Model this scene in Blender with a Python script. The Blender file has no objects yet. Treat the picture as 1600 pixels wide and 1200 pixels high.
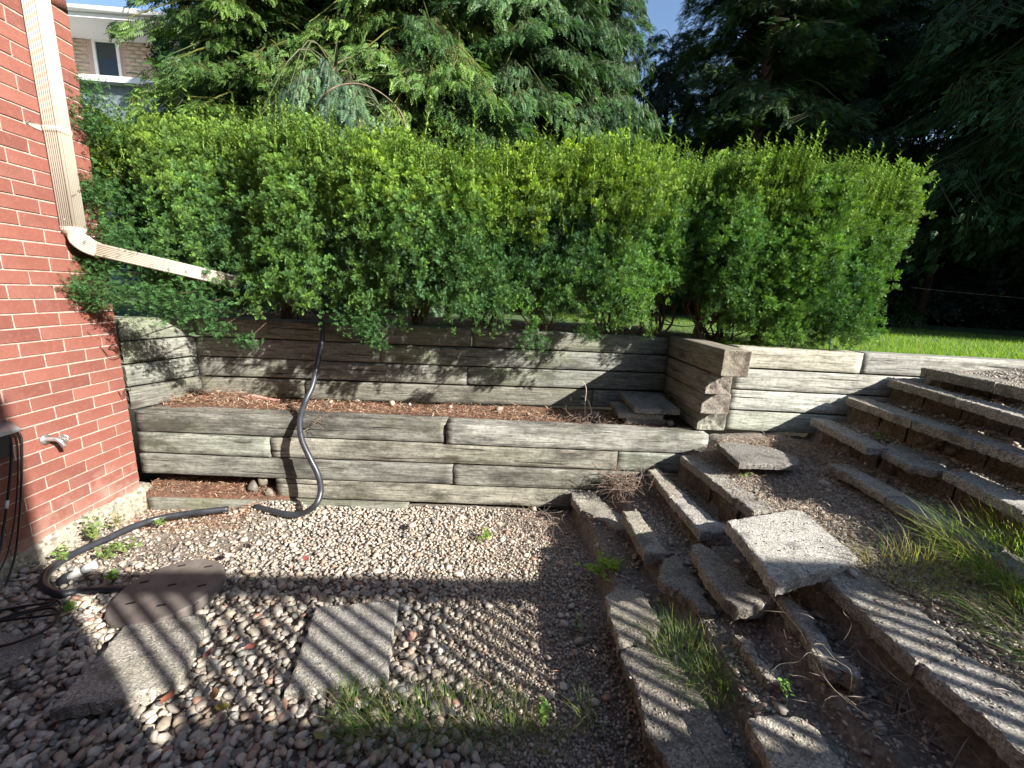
import bpy, bmesh, math, random
import numpy as np
from mathutils import Matrix, Vector
from math import radians, sin, cos, pi

random.seed(7)
rng = np.random.default_rng(7)
scene = bpy.context.scene
col = scene.collection

# ------------------------------------------------------------------ camera
EYE = 1.43
FPX, PITCH, ROLL, YAW = 644.86, 0.2130, 0.0509, radians(2.736)     # solved from the brick courses
cp, sp, cr, sr = cos(PITCH), sin(PITCH), cos(ROLL), sin(ROLL)
Fv = np.array([0, cp, -sp]); Uv = np.array([0, sp, cp]); Rv = np.array([1., 0, 0])
Rr, Ur = Rv * cr + Uv * sr, -Rv * sr + Uv * cr
Mz = np.array([[cos(YAW), sin(YAW), 0], [-sin(YAW), cos(YAW), 0], [0, 0, 1]])
Rc, Uc, Fc = Mz @ Rr, Mz @ Ur, Mz @ Fv
cam_d = bpy.data.cameras.new('camera')
cam = bpy.data.objects.new('camera', cam_d); col.objects.link(cam)
cam_d.sensor_width = 36; cam_d.lens = FPX / 1600 * 36
cam_d.clip_start = 0.05; cam_d.clip_end = 600
m = Matrix.Identity(4)
for i in range(3):
    m[i][0] = Rc[i]; m[i][1] = Uc[i]; m[i][2] = -Fc[i]
m[2][3] = EYE
cam.matrix_world = m
scene.camera = cam

# ------------------------------------------------------------------ sun, sky, exposure
TOSUN = np.array([1.0, -0.72, 0.69]); TOSUN /= np.linalg.norm(TOSUN)
world = bpy.data.worlds.new('World'); scene.world = world; world.use_nodes = True
wn = world.node_tree
bg = wn.nodes['Background']
sky = wn.nodes.new('ShaderNodeTexSky'); sky.sky_type = 'NISHITA'; sky.sun_disc = False
sky.sun_elevation = math.asin(TOSUN[2]); sky.sun_rotation = math.atan2(TOSUN[0], TOSUN[1])
sky.air_density = 1.0; sky.dust_density = 0.6; sky.ozone_density = 2.0
wn.links.new(sky.outputs[0], bg.inputs[0]); bg.inputs[1].default_value = 0.085
sun_d = bpy.data.lights.new('sun', 'SUN'); sun_d.energy = 5.0; sun_d.angle = radians(0.55); sun_d.color = (1, .95, .87)
sun = bpy.data.objects.new('sun', sun_d); col.objects.link(sun)
sun.rotation_euler = Vector(TOSUN).to_track_quat('Z', 'Y').to_euler()
sun.location = (8, -6, 9)
vs = scene.view_settings
vs.view_transform = 'Standard'; vs.look = 'None'; vs.gamma = 1; vs.use_curve_mapping = False
vs.exposure = 1.5

# ------------------------------------------------------------------ helpers
def ray(x, y): return Fc + (x - 800) / FPX * Rc - (y - 600) / FPX * Uc
def PZ(x, y, z):                     # point of the place measured on the horizontal plane z
    d = ray(x, y); t = (z - EYE) / d[2]; return np.array([d[0] * t, d[1] * t, z])
def PY(x, y, Y):                     # ... on the vertical plane y = Y
    d = ray(x, y); t = Y / d[1]; return np.array([d[0] * t, Y, EYE + d[2] * t])
def PX(x, y, X):
    d = ray(x, y); t = X / d[0]; return np.array([X, d[1] * t, EYE + d[2] * t])

def tag(o, label=None, cat=None, group=None, kind=None):
    if label: o['label'] = label
    if cat: o['category'] = cat
    if group: o['group'] = group
    if kind: o['kind'] = kind
    return o
def empty(name, loc=(0, 0, 0)):
    o = bpy.data.objects.new(name, None); o.location = loc; o.empty_display_size = .1
    col.objects.link(o); return o
def obj(name, me, parent=None, mat=None, loc=None):
    o = bpy.data.objects.new(name, me); col.objects.link(o)
    if mat is not None and not me.materials: me.materials.append(mat)
    if loc is not None: o.location = loc
    if parent is not None:
        o.parent = parent
        if loc is None: o.matrix_parent_inverse = Matrix.Translation(-Vector(parent.location))
    return o
def mesh_np(name, V, F, colr=None, smooth=False):
    """V (n,3); F (m,k) one polygon size, or a list of arrays of several sizes"""
    Fs = F if isinstance(F, list) else [F]
    V = np.asarray(V, np.float32)
    me = bpy.data.meshes.new(name)
    me.vertices.add(len(V)); me.vertices.foreach_set('co', V.ravel())
    nl = sum(f.size for f in Fs); npoly = sum(len(f) for f in Fs)
    me.loops.add(nl); me.polygons.add(npoly)
    me.loops.foreach_set('vertex_index', np.concatenate([f.ravel() for f in Fs]).astype(np.int32))
    st = []; s = 0
    for f in Fs:
        st.append(s + np.arange(len(f)) * f.shape[1]); s += f.size
    me.polygons.foreach_set('loop_start', np.concatenate(st).astype(np.int32))
    if smooth: me.polygons.foreach_set('use_smooth', np.ones(npoly, bool))
    if colr is not None:
        a = me.attributes.new('col', 'FLOAT_COLOR', 'POINT')
        c = np.ones((len(V), 4), np.float32); c[:, :3] = colr
        a.data.foreach_set('color', c.ravel())
    me.update(calc_edges=True)
    return me
def scatter(TV, TF, mats, pos, tint):
    """template TV,TF copied with 3x3 matrices mats (n,3,3) to pos (n,3); tint (n,3) -> V,F,C"""
    n, k = len(pos), len(TV)
    V = np.einsum('nij,kj->nki', mats, TV) + pos[:, None, :]
    F = (np.arange(n)[:, None, None] * k + TF[None]).reshape(-1, TF.shape[1])
    return V.reshape(-1, 3), F, np.repeat(tint, k, axis=0)
def merge(parts):
    Vs, Fs, Cs, o = [], {}, [], 0
    for V, F, C in parts:
        Vs.append(V); Fs.setdefault(F.shape[1], []).append(F + o); Cs.append(C); o += len(V)
    return np.concatenate(Vs), [np.concatenate(f) for f in Fs.values()], np.concatenate(Cs)
def frames(d, roll=None, scale=None):
    """matrices whose first column is direction d (n,3)"""
    d = d / np.linalg.norm(d, axis=1, keepdims=True)
    up = np.tile(np.array([0, 0, 1.]), (len(d), 1)); up[np.abs(d[:, 2]) > .95] = (1, 0, 0)
    y = np.cross(up, d); y /= np.linalg.norm(y, axis=1, keepdims=True); z = np.cross(d, y)
    if roll is not None:
        c, s = np.cos(roll)[:, None], np.sin(roll)[:, None]; y, z = y * c + z * s, -y * s + z * c
    M = np.stack([d, y, z], axis=2)
    if scale is not None: M = M * np.asarray(scale).reshape(-1, 1, 1)
    return M
def hsh(ix, iy, iz):
    h = (ix * 374761393 + iy * 668265263 + iz * 2147483647 + 1013904223) & 0xffffffff
    h = ((h ^ (h >> 13)) * 1274126177) & 0xffffffff
    return ((h ^ (h >> 16)) & 0xffff) / 65535.0
def vnoise(P):
    P = np.asarray(P, float); I = np.floor(P).astype(np.int64); f = P - I; f = f * f * (3 - 2 * f)
    r = 0
    for a in (0, 1):
        for b in (0, 1):
            for c in (0, 1):
                w = (f[:, 0] if a else 1 - f[:, 0]) * (f[:, 1] if b else 1 - f[:, 1]) * (f[:, 2] if c else 1 - f[:, 2])
                r = r + w * hsh(I[:, 0] + a, I[:, 1] + b, I[:, 2] + c)
    return r * 2 - 1
def noise2(x, y, s, seed=0):
    return vnoise(np.stack([x * s, y * s, np.full_like(x, seed * 7.31)], 1))
def tube_np(pts, rad, n=10, cap=True):
    P = np.asarray(pts, float); k = len(P); rad = np.broadcast_to(rad, (k,))
    T = np.gradient(P, axis=0); T /= np.linalg.norm(T, axis=1, keepdims=True) + 1e-12
    u = np.cross(T[0], (0, 0, 1.)); u = u if np.linalg.norm(u) > .1 else np.cross(T[0], (1., 0, 0)); u /= np.linalg.norm(u)
    V = []
    for i in range(k):
        u = u - T[i] * (u @ T[i]); u /= np.linalg.norm(u); w = np.cross(T[i], u)
        a = np.arange(n) / n * 2 * pi
        V.append(P[i] + rad[i] * (np.cos(a)[:, None] * u + np.sin(a)[:, None] * w))
    V = np.concatenate(V); i = np.arange(k - 1)[:, None] * n; j = np.arange(n)[None]; j2 = (j + 1) % n
    F = np.stack([i + j, i + j2, i + n + j2, i + n + j], -1).reshape(-1, 4)
    if cap:
        Fs = [F, np.array([list(range(n))[::-1]]), np.array([list(range((k - 1) * n, k * n))])]
        return V, Fs
    return V, [F]
def smooth_path(pts, n=8):
    P = np.asarray(pts, float); P = np.vstack([2 * P[0] - P[1], P, 2 * P[-1] - P[-2]]); out = []
    for i in range(1, len(P) - 2):
        for t in np.arange(n) / n:
            a, b, c, d = P[i - 1], P[i], P[i + 1], P[i + 2]
            out.append(.5 * ((2 * b) + (c - a) * t + (2 * a - 5 * b + 4 * c - d) * t ** 2 + (3 * b - 3 * c + d - a) * t ** 3))
    out.append(P[-2]); return np.array(out)
def tube(name, pts, rad, mat, parent=None, n=10, smooth=True):
    V, F = tube_np(pts, rad, n)
    return obj(name, mesh_np(name, V, [f for f in F], smooth=smooth), parent, mat)
def tubes_merged(list_of, colr=(.1, .06, .04)):
    parts = []
    for pts, rad, n in list_of:
        V, F = tube_np(pts, rad, n, cap=False); parts.append((V, F[0], np.tile(np.array(colr), (len(V), 1))))
    return merge(parts)
def box_np(a, b):
    x0, y0, z0 = a; x1, y1, z1 = b
    V = np.array([(x0, y0, z0), (x1, y0, z0), (x1, y1, z0), (x0, y1, z0), (x0, y0, z1), (x1, y0, z1), (x1, y1, z1), (x0, y1, z1)], float)
    F = np.array([(0, 3, 2, 1), (4, 5, 6, 7), (0, 1, 5, 4), (1, 2, 6, 5), (2, 3, 7, 6), (3, 0, 4, 7)])
    return V, F
def box(name, a, b, mat, parent=None, bevel=0.0):
    bm = bmesh.new(); V, F = box_np(a, b)
    vs_ = [bm.verts.new(v) for v in V]
    for f in F: bm.faces.new([vs_[i] for i in f])
    if bevel: bmesh.ops.bevel(bm, geom=list(bm.edges), offset=bevel, segments=2, affect='EDGES')
    me = bpy.data.meshes.new(name); bm.to_mesh(me); bm.free()
    return obj(name, me, parent, mat)

# ------------------------------------------------------------------ materials
def mat_new(name):
    M = bpy.data.materials.new(name); M.use_nodes = True; nt = M.node_tree
    return M, nt, nt.nodes['Principled BSDF']
def nd(nt, t, **kw):
    n = nt.nodes.new(t)
    for k, v in kw.items():
        if k in n.inputs.keys() if isinstance(k, str) else False: n.inputs[k].default_value = v
        else: setattr(n, k, v)
    return n
def ramp(nt, src, stops, interp='LINEAR'):
    r = nt.nodes.new('ShaderNodeValToRGB'); r.color_ramp.interpolation = interp
    e = r.color_ramp.elements
    while len(e) < len(stops): e.new(.5)
    for i, (p, c) in enumerate(stops):
        e[i].position = p; e[i].color = (*c, 1) if len(c) == 3 else c
    nt.links.new(src, r.inputs[0]); return r.outputs[0]
def mixc(nt, a, b, f, mode='MIX'):
    n = nt.nodes.new('ShaderNodeMix'); n.data_type = 'RGBA'; n.blend_type = mode
    for s, v in ((6, a), (7, b), (0, f)):
        if isinstance(v, (int, float)): n.inputs[s].default_value = v
        elif isinstance(v, tuple): n.inputs[s].default_value = (*v, 1)
        else: nt.links.new(v, n.inputs[s])
    return n.outputs[2]
def noise(nt, vec, scale, detail=4, rough=.55, dist=0):
    n = nt.nodes.new('ShaderNodeTexNoise'); n.inputs['Scale'].default_value = scale; n.inputs['Detail'].default_value = detail
    n.inputs['Roughness'].default_value = rough; n.inputs['Distortion'].default_value = dist
    if vec is not None: nt.links.new(vec, n.inputs['Vector'])
    return n.outputs[0]
def voro(nt, vec, scale, feat='F1', out='Distance'):
    n = nt.nodes.new('ShaderNodeTexVoronoi'); n.feature = feat; n.inputs['Scale'].default_value = scale
    if vec is not None: nt.links.new(vec, n.inputs['Vector'])
    return n.outputs[out]
def mapping(nt, scale=(1, 1, 1), rnd=False, space='Object'):
    tc = nt.nodes.new('ShaderNodeTexCoord'); mp = nt.nodes.new('ShaderNodeMapping'); mp.inputs['Scale'].default_value = scale
    src = tc.outputs[space]
    if rnd:
        oi = nt.nodes.new('ShaderNodeObjectInfo'); vm = nt.nodes.new('ShaderNodeVectorMath'); vm.operation = 'ADD'
        sc = nt.nodes.new('ShaderNodeMath'); sc.operation = 'MULTIPLY'; sc.inputs[1].default_value = 37.0
        nt.links.new(oi.outputs['Random'], sc.inputs[0]); nt.links.new(src, vm.inputs[0]); nt.links.new(sc.outputs[0], vm.inputs[1]); src = vm.outputs[0]
    nt.links.new(src, mp.inputs['Vector']); return mp.outputs[0]
def bump(nt, bs, h, strength=.4, dist=.01, prev=None):
    b = nt.nodes.new('ShaderNodeBump'); b.inputs['Strength'].default_value = strength; b.inputs['Distance'].default_value = dist
    nt.links.new(h, b.inputs['Height'])
    if prev: nt.links.new(prev, b.inputs['Normal'])
    nt.links.new(b.outputs[0], bs.inputs['Normal']); return b.outputs[0]
def objrand(nt):
    return nt.nodes.new('ShaderNodeObjectInfo').outputs['Random']

def m_plain(name, c, rough=.6, metal=0, noise_amt=.25, nscale=12, b=.0):
    M, nt, bs = mat_new(name); v = mapping(nt)
    n = noise(nt, v, nscale, 6)
    lo = tuple(x * (1 - noise_amt) for x in c); hi = tuple(min(1, x * (1 + noise_amt)) for x in c)
    nt.links.new(ramp(nt, n, [(.3, lo), (.7, hi)]), bs.inputs['Base Color'])
    bs.inputs['Roughness'].default_value = rough; bs.inputs['Metallic'].default_value = metal
    if b: bump(nt, bs, noise(nt, v, nscale * 8, 3), b, .003)
    return M

def m_brick():
    M, nt, bs = mat_new('brick'); v = mapping(nt, rnd=True)
    base = ramp(nt, objrand(nt), [(0, (.165, .055, .041)), (.3, (.20, .069, .050)), (.7, (.22, .074, .052)), (.9, (.245, .092, .066)), (1, (.185, .068, .054))])
    n = noise(nt, v, 55, 6, .7); c = mixc(nt, base, (.34, .12, .085), ramp(nt, n, [(.5, (0, 0, 0)), (.75, (.6, .6, .6))]))
    d = noise(nt, v, 160, 3, .6); c = mixc(nt, c, (.12, .045, .034), ramp(nt, d, [(.56, (0, 0, 0)), (.75, (.75, .75, .75))]))
    wv = mapping(nt, (1, 3, 3), space='Generated')
    s = noise(nt, mapping(nt, (1, 1, 1)), 2.2, 3); c = mixc(nt, c, (.42, .21, .17), ramp(nt, s, [(.5, (0, 0, 0)), (.8, (.22, .22, .22))]))
    geo = nt.nodes.new('ShaderNodeNewGeometry'); sx = nt.nodes.new('ShaderNodeSeparateXYZ'); nt.links.new(geo.outputs['Position'], sx.inputs[0])
    wn_ = noise(nt, geo.outputs['Position'], 6, 8, .7)
    ad = nt.nodes.new('ShaderNodeMath'); ad.operation = 'MULTIPLY_ADD'; ad.inputs[1].default_value = -1.3; nt.links.new(sx.outputs[2], ad.inputs[0]); nt.links.new(wn_, ad.inputs[2])
    c = mixc(nt, c, (.40, .27, .22), ramp(nt, ad.outputs[0], [(.22, (0, 0, 0)), (.55, (.75, .75, .75))]))        # salt bloom and splashed dirt near the ground
    nt.links.new(c, bs.inputs['Base Color']); bs.inputs['Roughness'].default_value = .75
    bump(nt, bs, mixc(nt, n, d, .6), .5, .004); return M
def m_mortar():
    M, nt, bs = mat_new('mortar'); v = mapping(nt)
    nt.links.new(ramp(nt, noise(nt, v, 30, 6), [(.3, (.30, .22, .185)), (.7, (.52, .41, .35))]), bs.inputs['Base Color'])
    bs.inputs['Roughness'].default_value = .9; bump(nt, bs, noise(nt, v, 200, 4), .5, .003); return M
def m_wood(name, warm=0.0, green=0.3, dark=.3, lift=1.0):
    M, nt, bs = mat_new(name)
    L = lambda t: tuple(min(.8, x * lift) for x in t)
    v = mapping(nt, rnd=True)
    a = noise(nt, mapping(nt, (1.1, 11, 11), rnd=True), 3.2, 10, .74, 1.2)
    c = ramp(nt, a, [(.30, L((.075, .074, .064))), (.42, L((.20, .20, .178))), (.52, L((.31, .312, .285))), (.68, L((.46, .465, .43)))])
    f = noise(nt, mapping(nt, (1.6, 55, 55), rnd=True), 3.0, 6, .7, .8)
    c = mixc(nt, c, L((.09, .082, .066)), ramp(nt, f, [(.36, (.85, .85, .85)), (.47, (0, 0, 0))]))
    ck = noise(nt, mapping(nt, (.9, 34, 34), rnd=True), 1.8, 3, .55, .5)      # long checks
    c = mixc(nt, c, (.018, .015, .012), ramp(nt, ck, [(.33, (1, 1, 1)), (.365, (0, 0, 0))]))
    kn = nt.nodes.new('ShaderNodeTexVoronoi'); kn.inputs['Scale'].default_value = 1.0
    nt.links.new(mapping(nt, (1.7, 5, 5), rnd=True), kn.inputs['Vector'])
    c = mixc(nt, c, (.06, .045, .033), ramp(nt, kn.outputs['Distance'], [(.0, (.95, .95, .95)), (.08, (.7, .7, .7)), (.15, (0, 0, 0))]))
    st = noise(nt, mapping(nt, (1.6, 4.5, 4.5), rnd=True), 1.5, 8, .72)
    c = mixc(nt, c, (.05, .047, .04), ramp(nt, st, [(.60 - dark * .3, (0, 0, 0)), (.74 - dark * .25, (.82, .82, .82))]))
    al = noise(nt, v, 1.5, 4)
    c = mixc(nt, c, (.22, .26, .09), ramp(nt, al, [(.50, (0, 0, 0)), (.72, (green, green, green))]))
    mo = noise(nt, v, 45, 4, .7)
    c = mixc(nt, c, mixc(nt, c, (.55, .55, .52), 1.0, 'MULTIPLY'), ramp(nt, mo, [(.45, (0, 0, 0)), (.65, (.7, .7, .7))]))
    c = mixc(nt, c, ramp(nt, objrand(nt), [(0, (.50, .50, .50)), (.25, (.85, .80, .70)), (.5, (.72, .76, .70)), (.75, (1.0, 1.0, 1.0)), (1, (.62, .60, .55))]), 1.0, 'MULTIPLY')
    if warm: c = mixc(nt, c, (.20, .10, .05), warm)
    nt.links.new(c, bs.inputs['Base Color']); bs.inputs['Roughness'].default_value = .85
    p = bump(nt, bs, a, .4, .004); p = bump(nt, bs, f, .5, .003, p); bump(nt, bs, ck, .5, .006, p); return M
def m_concrete(name, base=(.37, .35, .315), agg=190, moss=.3):
    M, nt, bs = mat_new(name); v = mapping(nt, rnd=True)
    vc = nt.nodes.new('ShaderNodeTexVoronoi'); vc.inputs['Scale'].default_value = agg; nt.links.new(v, vc.inputs['Vector'])
    sp_ = nt.nodes.new('ShaderNodeSeparateColor'); nt.links.new(vc.outputs['Color'], sp_.inputs[0])
    b0 = tuple(x * .42 for x in base); b1 = base; b2 = tuple(min(.75, x * 1.75) for x in base)
    c = ramp(nt, sp_.outputs[0], [(0, b0), (.35, b1), (.75, tuple(x * 1.1 for x in base)), (1, b2)])
    n = noise(nt, v, 5, 6, .6); c = mixc(nt, c, tuple(x * .5 for x in base), ramp(nt, n, [(.45, (0, 0, 0)), (.75, (.55, .55, .55))]))
    n3 = noise(nt, v, 9, 8, .7); c = mixc(nt, c, tuple(x * .3 for x in base), ramp(nt, n3, [(.52, (0, 0, 0)), (.62, (.7, .7, .7))]))
    c = mixc(nt, c, ramp(nt, objrand(nt), [(0, (.62, .60, .56)), (.35, (1, .96, .88)), (.7, (.78, .78, .78)), (1, (1.0, 1.0, 1.0))]), 1.0, 'MULTIPLY')
    n2 = noise(nt, v, 2.3, 5, .6); c = mixc(nt, c, (.20, .20, .09), ramp(nt, n2, [(.5, (0, 0, 0)), (.78, (moss, moss, moss))]))
    nt.links.new(c, bs.inputs['Base Color']); bs.inputs['Roughness'].default_value = .9
    p = bump(nt, bs, vc.outputs['Distance'], .6, .003); bump(nt, bs, noise(nt, v, 60, 6, .7), .5, .005, p); return M
def m_attr(name, rough=.6, transl=0.0, spec=.4, bumpy=0, var=0.0, objc=False):
    M, nt, bs = mat_new(name)
    at = nt.nodes.new('ShaderNodeAttribute'); at.attribute_name = 'col'
    c = at.outputs['Color']
    if objc:
        oi = nt.nodes.new('ShaderNodeObjectInfo'); c = mixc(nt, c, oi.outputs['Color'], 1.0, 'MULTIPLY')
    if var:
        n = noise(nt, mapping(nt), 90, 3, .6); c = mixc(nt, c, mixc(nt, c, (.5, .5, .5), 1.0, 'MULTIPLY'), ramp(nt, n, [(.4, (0, 0, 0)), (.7, (var, var, var))]))
    nt.links.new(c, bs.inputs['Base Color']); bs.inputs['Roughness'].default_value = rough
    bs.inputs['Specular IOR Level'].default_value = spec
    if bumpy: bump(nt, bs, noise(nt, mapping(nt), 60, 4), bumpy, .004)
    if transl:
        out = nt.nodes['Material Output']; tr = nt.nodes.new('ShaderNodeBsdfTranslucent'); mx = nt.nodes.new('ShaderNodeMixShader')
        nt.links.new(mixc(nt, c, (1.3, 1.5, .5), 1.0, 'MULTIPLY'), tr.inputs[0]); mx.inputs[0].default_value = transl
        nt.links.new(bs.outputs[0], mx.inputs[1]); nt.links.new(tr.outputs[0], mx.inputs[2]); nt.links.new(mx.outputs[0], out.inputs[0])
    return M
def m_soil(name, stops, scale=40, b=.8):
    M, nt, bs = mat_new(name); v = mapping(nt)
    n = noise(nt, v, scale, 8, .75); n2 = noise(nt, v, 3, 4)
    c = ramp(nt, n, stops); c = mixc(nt, c, (.075, .06, .047), ramp(nt, n2, [(.4, (0, 0, 0)), (.7, (.4, .4, .4))]))
    nt.links.new(c, bs.inputs['Base Color']); bs.inputs['Roughness'].default_value = .95
    bump(nt, bs, n, b, .012); return M

MB_ = m_brick(); MMOR = m_mortar()
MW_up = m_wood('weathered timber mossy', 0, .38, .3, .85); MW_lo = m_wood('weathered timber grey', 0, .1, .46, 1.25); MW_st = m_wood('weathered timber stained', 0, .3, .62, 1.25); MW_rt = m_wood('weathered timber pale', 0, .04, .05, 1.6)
MW_end = m_wood('weathered timber brown end', .25, .1, .3)
MC = m_concrete('exposed aggregate concrete'); MC2 = m_concrete('old step concrete', (.31, .29, .26), 170, .3)
MC3 = m_concrete('smooth grey paver', (.26, .25, .24), 260, .1)
MFOUND = m_concrete('foundation concrete', (.33, .305, .26), 60, .3)
MBLOCK = m_concrete('riser block', (.15, .115, .082), 120, .25)
MLID = m_plain('brown lid', (.155, .132, .118), .75, 0, .35, 9, .35)
MPIPE = m_plain('beige downspout paint', (.43, .38, .305), .45, 0, .08, 6, 0)
MBLACK = m_plain('black pipe', (.028, .031, .038), .38, 0, .3, 20, .1)
MRUB = m_plain('black cable', (.012, .012, .014), .45)
MPVC = m_plain('grey pvc', (.42, .42, .41), .5, 0, .2, 15)
MPVCW = m_plain('white pvc', (.75, .73, .70), .5)
MMETAL = m_plain('galvanised metal', (.55, .54, .52), .35, .8, .3, 25)
MBOX = m_plain('grey meter box', (.55, .55, .54), .35, .3, .15, 10)
MWIRE = m_plain('rusty wire', (.05, .03, .025), .6, .5)
MLEAF = m_attr('yew needles', .6, .18, .2, objc=True); MCON = m_attr('conifer foliage', .5, .2, .35, objc=True); MGRASS = m_attr('grass blades', .5, .35, .4)
MBARK = m_plain('bark', (.10, .062, .042), .9, 0, .5, 14, .8)
MSTONE = m_attr('pebbles', .62, 0, .4, .25, .5); MTWIG = m_attr('litter', .85, 0, .2)
MSOIL = m_soil('soil', [(.3, (.07, .06, .048)), (.5, (.20, .17, .14)), (.62, (.32, .28, .235)), (.8, (.50, .45, .39))])
MLAWN = m_soil('lawn soil', [(.3, (.02, .04, .01)), (.55, (.05, .10, .02)), (.8, (.09, .17, .03))], 25, .6)
MTER = m_soil('terrace soil', [(.3, (.04, .02, .012)), (.5, (.13, .06, .035)), (.7, (.25, .13, .08))])
MDECK = m_plain('deck lumber', (.18, .12, .08), .8, 0, .3, 8, .3)

# ------------------------------------------------------------------ terrain
EDGES = [(.600, .125), (.835, .10), (1.085, .075), (1.295, .16), (2.065, .045), (2.255, .15), (2.445, .15), (2.705, .13), (2.90, .085)]
def H(x, y):
    x = np.asarray(x, float); y = np.asarray(y, float)
    z = np.zeros_like(x)
    wob = .012 * noise2(x * 0, y, 4, 3)
    for X0, dz in EDGES:
        t = np.clip((x - X0 - wob) / .03, 0, 1); z += dz * t * t * (3 - 2 * t)
    z += .07 * np.clip((x - 1.35) / .65, 0, 1)
    z += .05 * np.clip((x - 2.95) / .5, 0, 1)
    left = np.clip((-.9 - x) / .8, 0, 1) * np.clip((y - 1.9) / .6, 0, 1)
    z -= .075 * left
    mound = np.exp(-(((x + 1.47) / .28) ** 2 + ((y - 2.55) / .16) ** 2)); z += .07 * mound
    z += .012 * noise2(x, y, 3, 1) + .006 * noise2(x, y, 11, 2) + .003 * noise2(x, y, 37, 5)
    z += .09 * np.clip((y - 2.30) / .28, 0, 1) * np.clip((x - 1.40) / .15, 0, 1) * np.clip((2.12 - x) / .12, 0, 1)
    z -= .035                                                     # soil lies a little under the stones
    return z
def grid_mesh(name, x0, x1, y0, y1, d, f, mat, kind='structure', lab=None):
    xs = np.arange(x0, x1 + d / 2, d); ys = np.arange(y0, y1 + d / 2, d)
    X_, Y_ = np.meshgrid(xs, ys, indexing='ij'); Z_ = f(X_.ravel(), Y_.ravel())
    V = np.stack([X_.ravel(), Y_.ravel(), Z_], 1); ny = len(ys)
    i = (np.arange(len(xs) - 1)[:, None] * ny + np.arange(ny - 1)[None]).ravel()
    F = np.stack([i, i + ny, i + ny + 1, i + 1], 1)
    o = obj(name, mesh_np(name, V, F, smooth=True), None, mat); o['kind'] = kind
    if lab: o['label'] = lab
    return o
grid_mesh('ground', -2.36, 4.3, -1.0, 2.72, .018, H, MSOIL)
V, F = box_np((-30, -40, -1.0), (60, -1.0, -.06)); o = obj('yard', mesh_np('yard', V, F), None, MSOIL); o['kind'] = 'structure'
def HT(x, y): return .555 + .012 * noise2(x, y, 6, 9) + .006 * noise2(x, y, 25, 4) + .05 * np.exp(-((x + 2.1) / .35) ** 2) * np.clip((y - 2.7) / .3, 0, 1)
grid_mesh('terrace_soil', -2.34, 1.5, 2.74, 3.2, .02, HT, MTER)
# lawn, carried out to the horizon, gently rolling
LZ = 1.135
def lawn_sheet():
    parts = []
    def g(x0, x1, y0, y1, nx, ny, amp=.015):
        xs = np.linspace(x0, x1, nx); ys = np.linspace(y0, y1, ny); X_, Y_ = np.meshgrid(xs, ys, indexing='ij')
        V = np.stack([X_.ravel(), Y_.ravel(), LZ + amp * noise2(X_.ravel(), Y_.ravel(), .8, 3)], 1)
        i = (np.arange(nx - 1)[:, None] * ny + np.arange(ny - 1)[None]).ravel()
        parts.append((V, np.stack([i, i + ny, i + ny + 1, i + 1], 1), np.zeros((len(V), 3))))
    g(-20, 1.6, 3.22, 260, 12, 60); g(1.6, 4.3, 2.70, 260, 12, 100); g(4.3, 200, -1, 260, 50, 60); g(-200, -20, 3.22, 260, 12, 20)
    V, F, C = merge(parts); o = obj('lawn', mesh_np('lawn', V, F, smooth=True), None, MLAWN); o['kind'] = 'structure'
lawn_sheet()

grid_mesh('planting_bed', -2.32, 1.62, 3.215, 4.6, .06, lambda x, y: LZ + .02 + .02 * noise2(x, y, 5, 3), MTER)
grid_mesh('soil_slope', -2.33, -1.35, 2.60, 3.0, .02, lambda x, y: np.where(y > 2.625, .0, -.12) + .30 * np.clip(y - 2.63, 0, .4) + .015 * noise2(x, y, 14, 3) + .008 * noise2(x, y, 40, 3), MTER)

# ------------------------------------------------------------------ house (left wall, foundation, wing behind the viewer)
WX, WY = -2.323, 2.643
house = empty('brick_house', (WX - 1.5, 0.8, 0)); tag(house, 'red brick house wall with pale mortar and concrete footing at the left edge', 'house')
LB = .2166; CH = .070
def brick_mesh(L, seed):
    r = random.Random(seed); bm = bmesh.new(); V, F = box_np((-.09, -L / 2, -.031), (0, L / 2, .031))
    vs_ = [bm.verts.new(v) for v in V]
    for f in F: bm.faces.new([vs_[i] for i in f])
    bmesh.ops.bevel(bm, geom=[e for e in bm.edges if max(v.co.x for v in e.verts) > -.01], offset=.0016, segments=1, affect='EDGES')
    for v in bm.verts: v.co += Vector((r.uniform(-.0012, .0012), r.uniform(-.001, .001), r.uniform(-.0009, .0009)))
    me = bpy.data.meshes.new('brick'); bm.to_mesh(me); bm.free(); me.materials.append(MB_); return me
full = [brick_mesh(LB - .0085, i) for i in range(6)]; half = [brick_mesh(LB / 2 - .0085, 20 + i) for i in range(4)]
rest = []
for r in range(-34, 17):
    z = EYE - .247 - CH * r; odd = r % 2
    y = WY
    k = 0
    while y > -.6:
        L = LB / 2 if (k == 0 and not odd) else LB
        yc = y - L / 2; y -= L; k += 1
        near = (-22 <= r) and yc > 1.62
        if near:
            me = (half if L < LB else full)[(r * 7 + k * 3) % (4 if L < LB else 6)]
            b = bpy.data.objects.new('brick', me); col.objects.link(b); b.parent = house
            b.location = Vector((WX + random.uniform(-.001, .0012), yc, z)) - Vector(house.location)
        else:
            Vb, Fb = box_np((WX - .09, yc - L / 2 + .005, z - .030), (WX, yc + L / 2 - .005, z + .030)); rest.append((Vb, Fb, np.zeros((8, 3))))
V, F, C = merge(rest); o = obj('brick_courses', mesh_np('brick_courses', V, F), house, MB_); o['kind'] = 'stuff'
box('mortar', (WX - .30, -.71, .03), (WX - .0045, WY - .004, 3.75), MMOR, house)
box('wall', (WX - 5.5, -6, -.1), (WX - .301, WY - .01, 3.75), MB_, house)
box('wing_wall', (WX - 5.5, -6, -.1), (1.42, -.68, 3.30), MB_, house)
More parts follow.
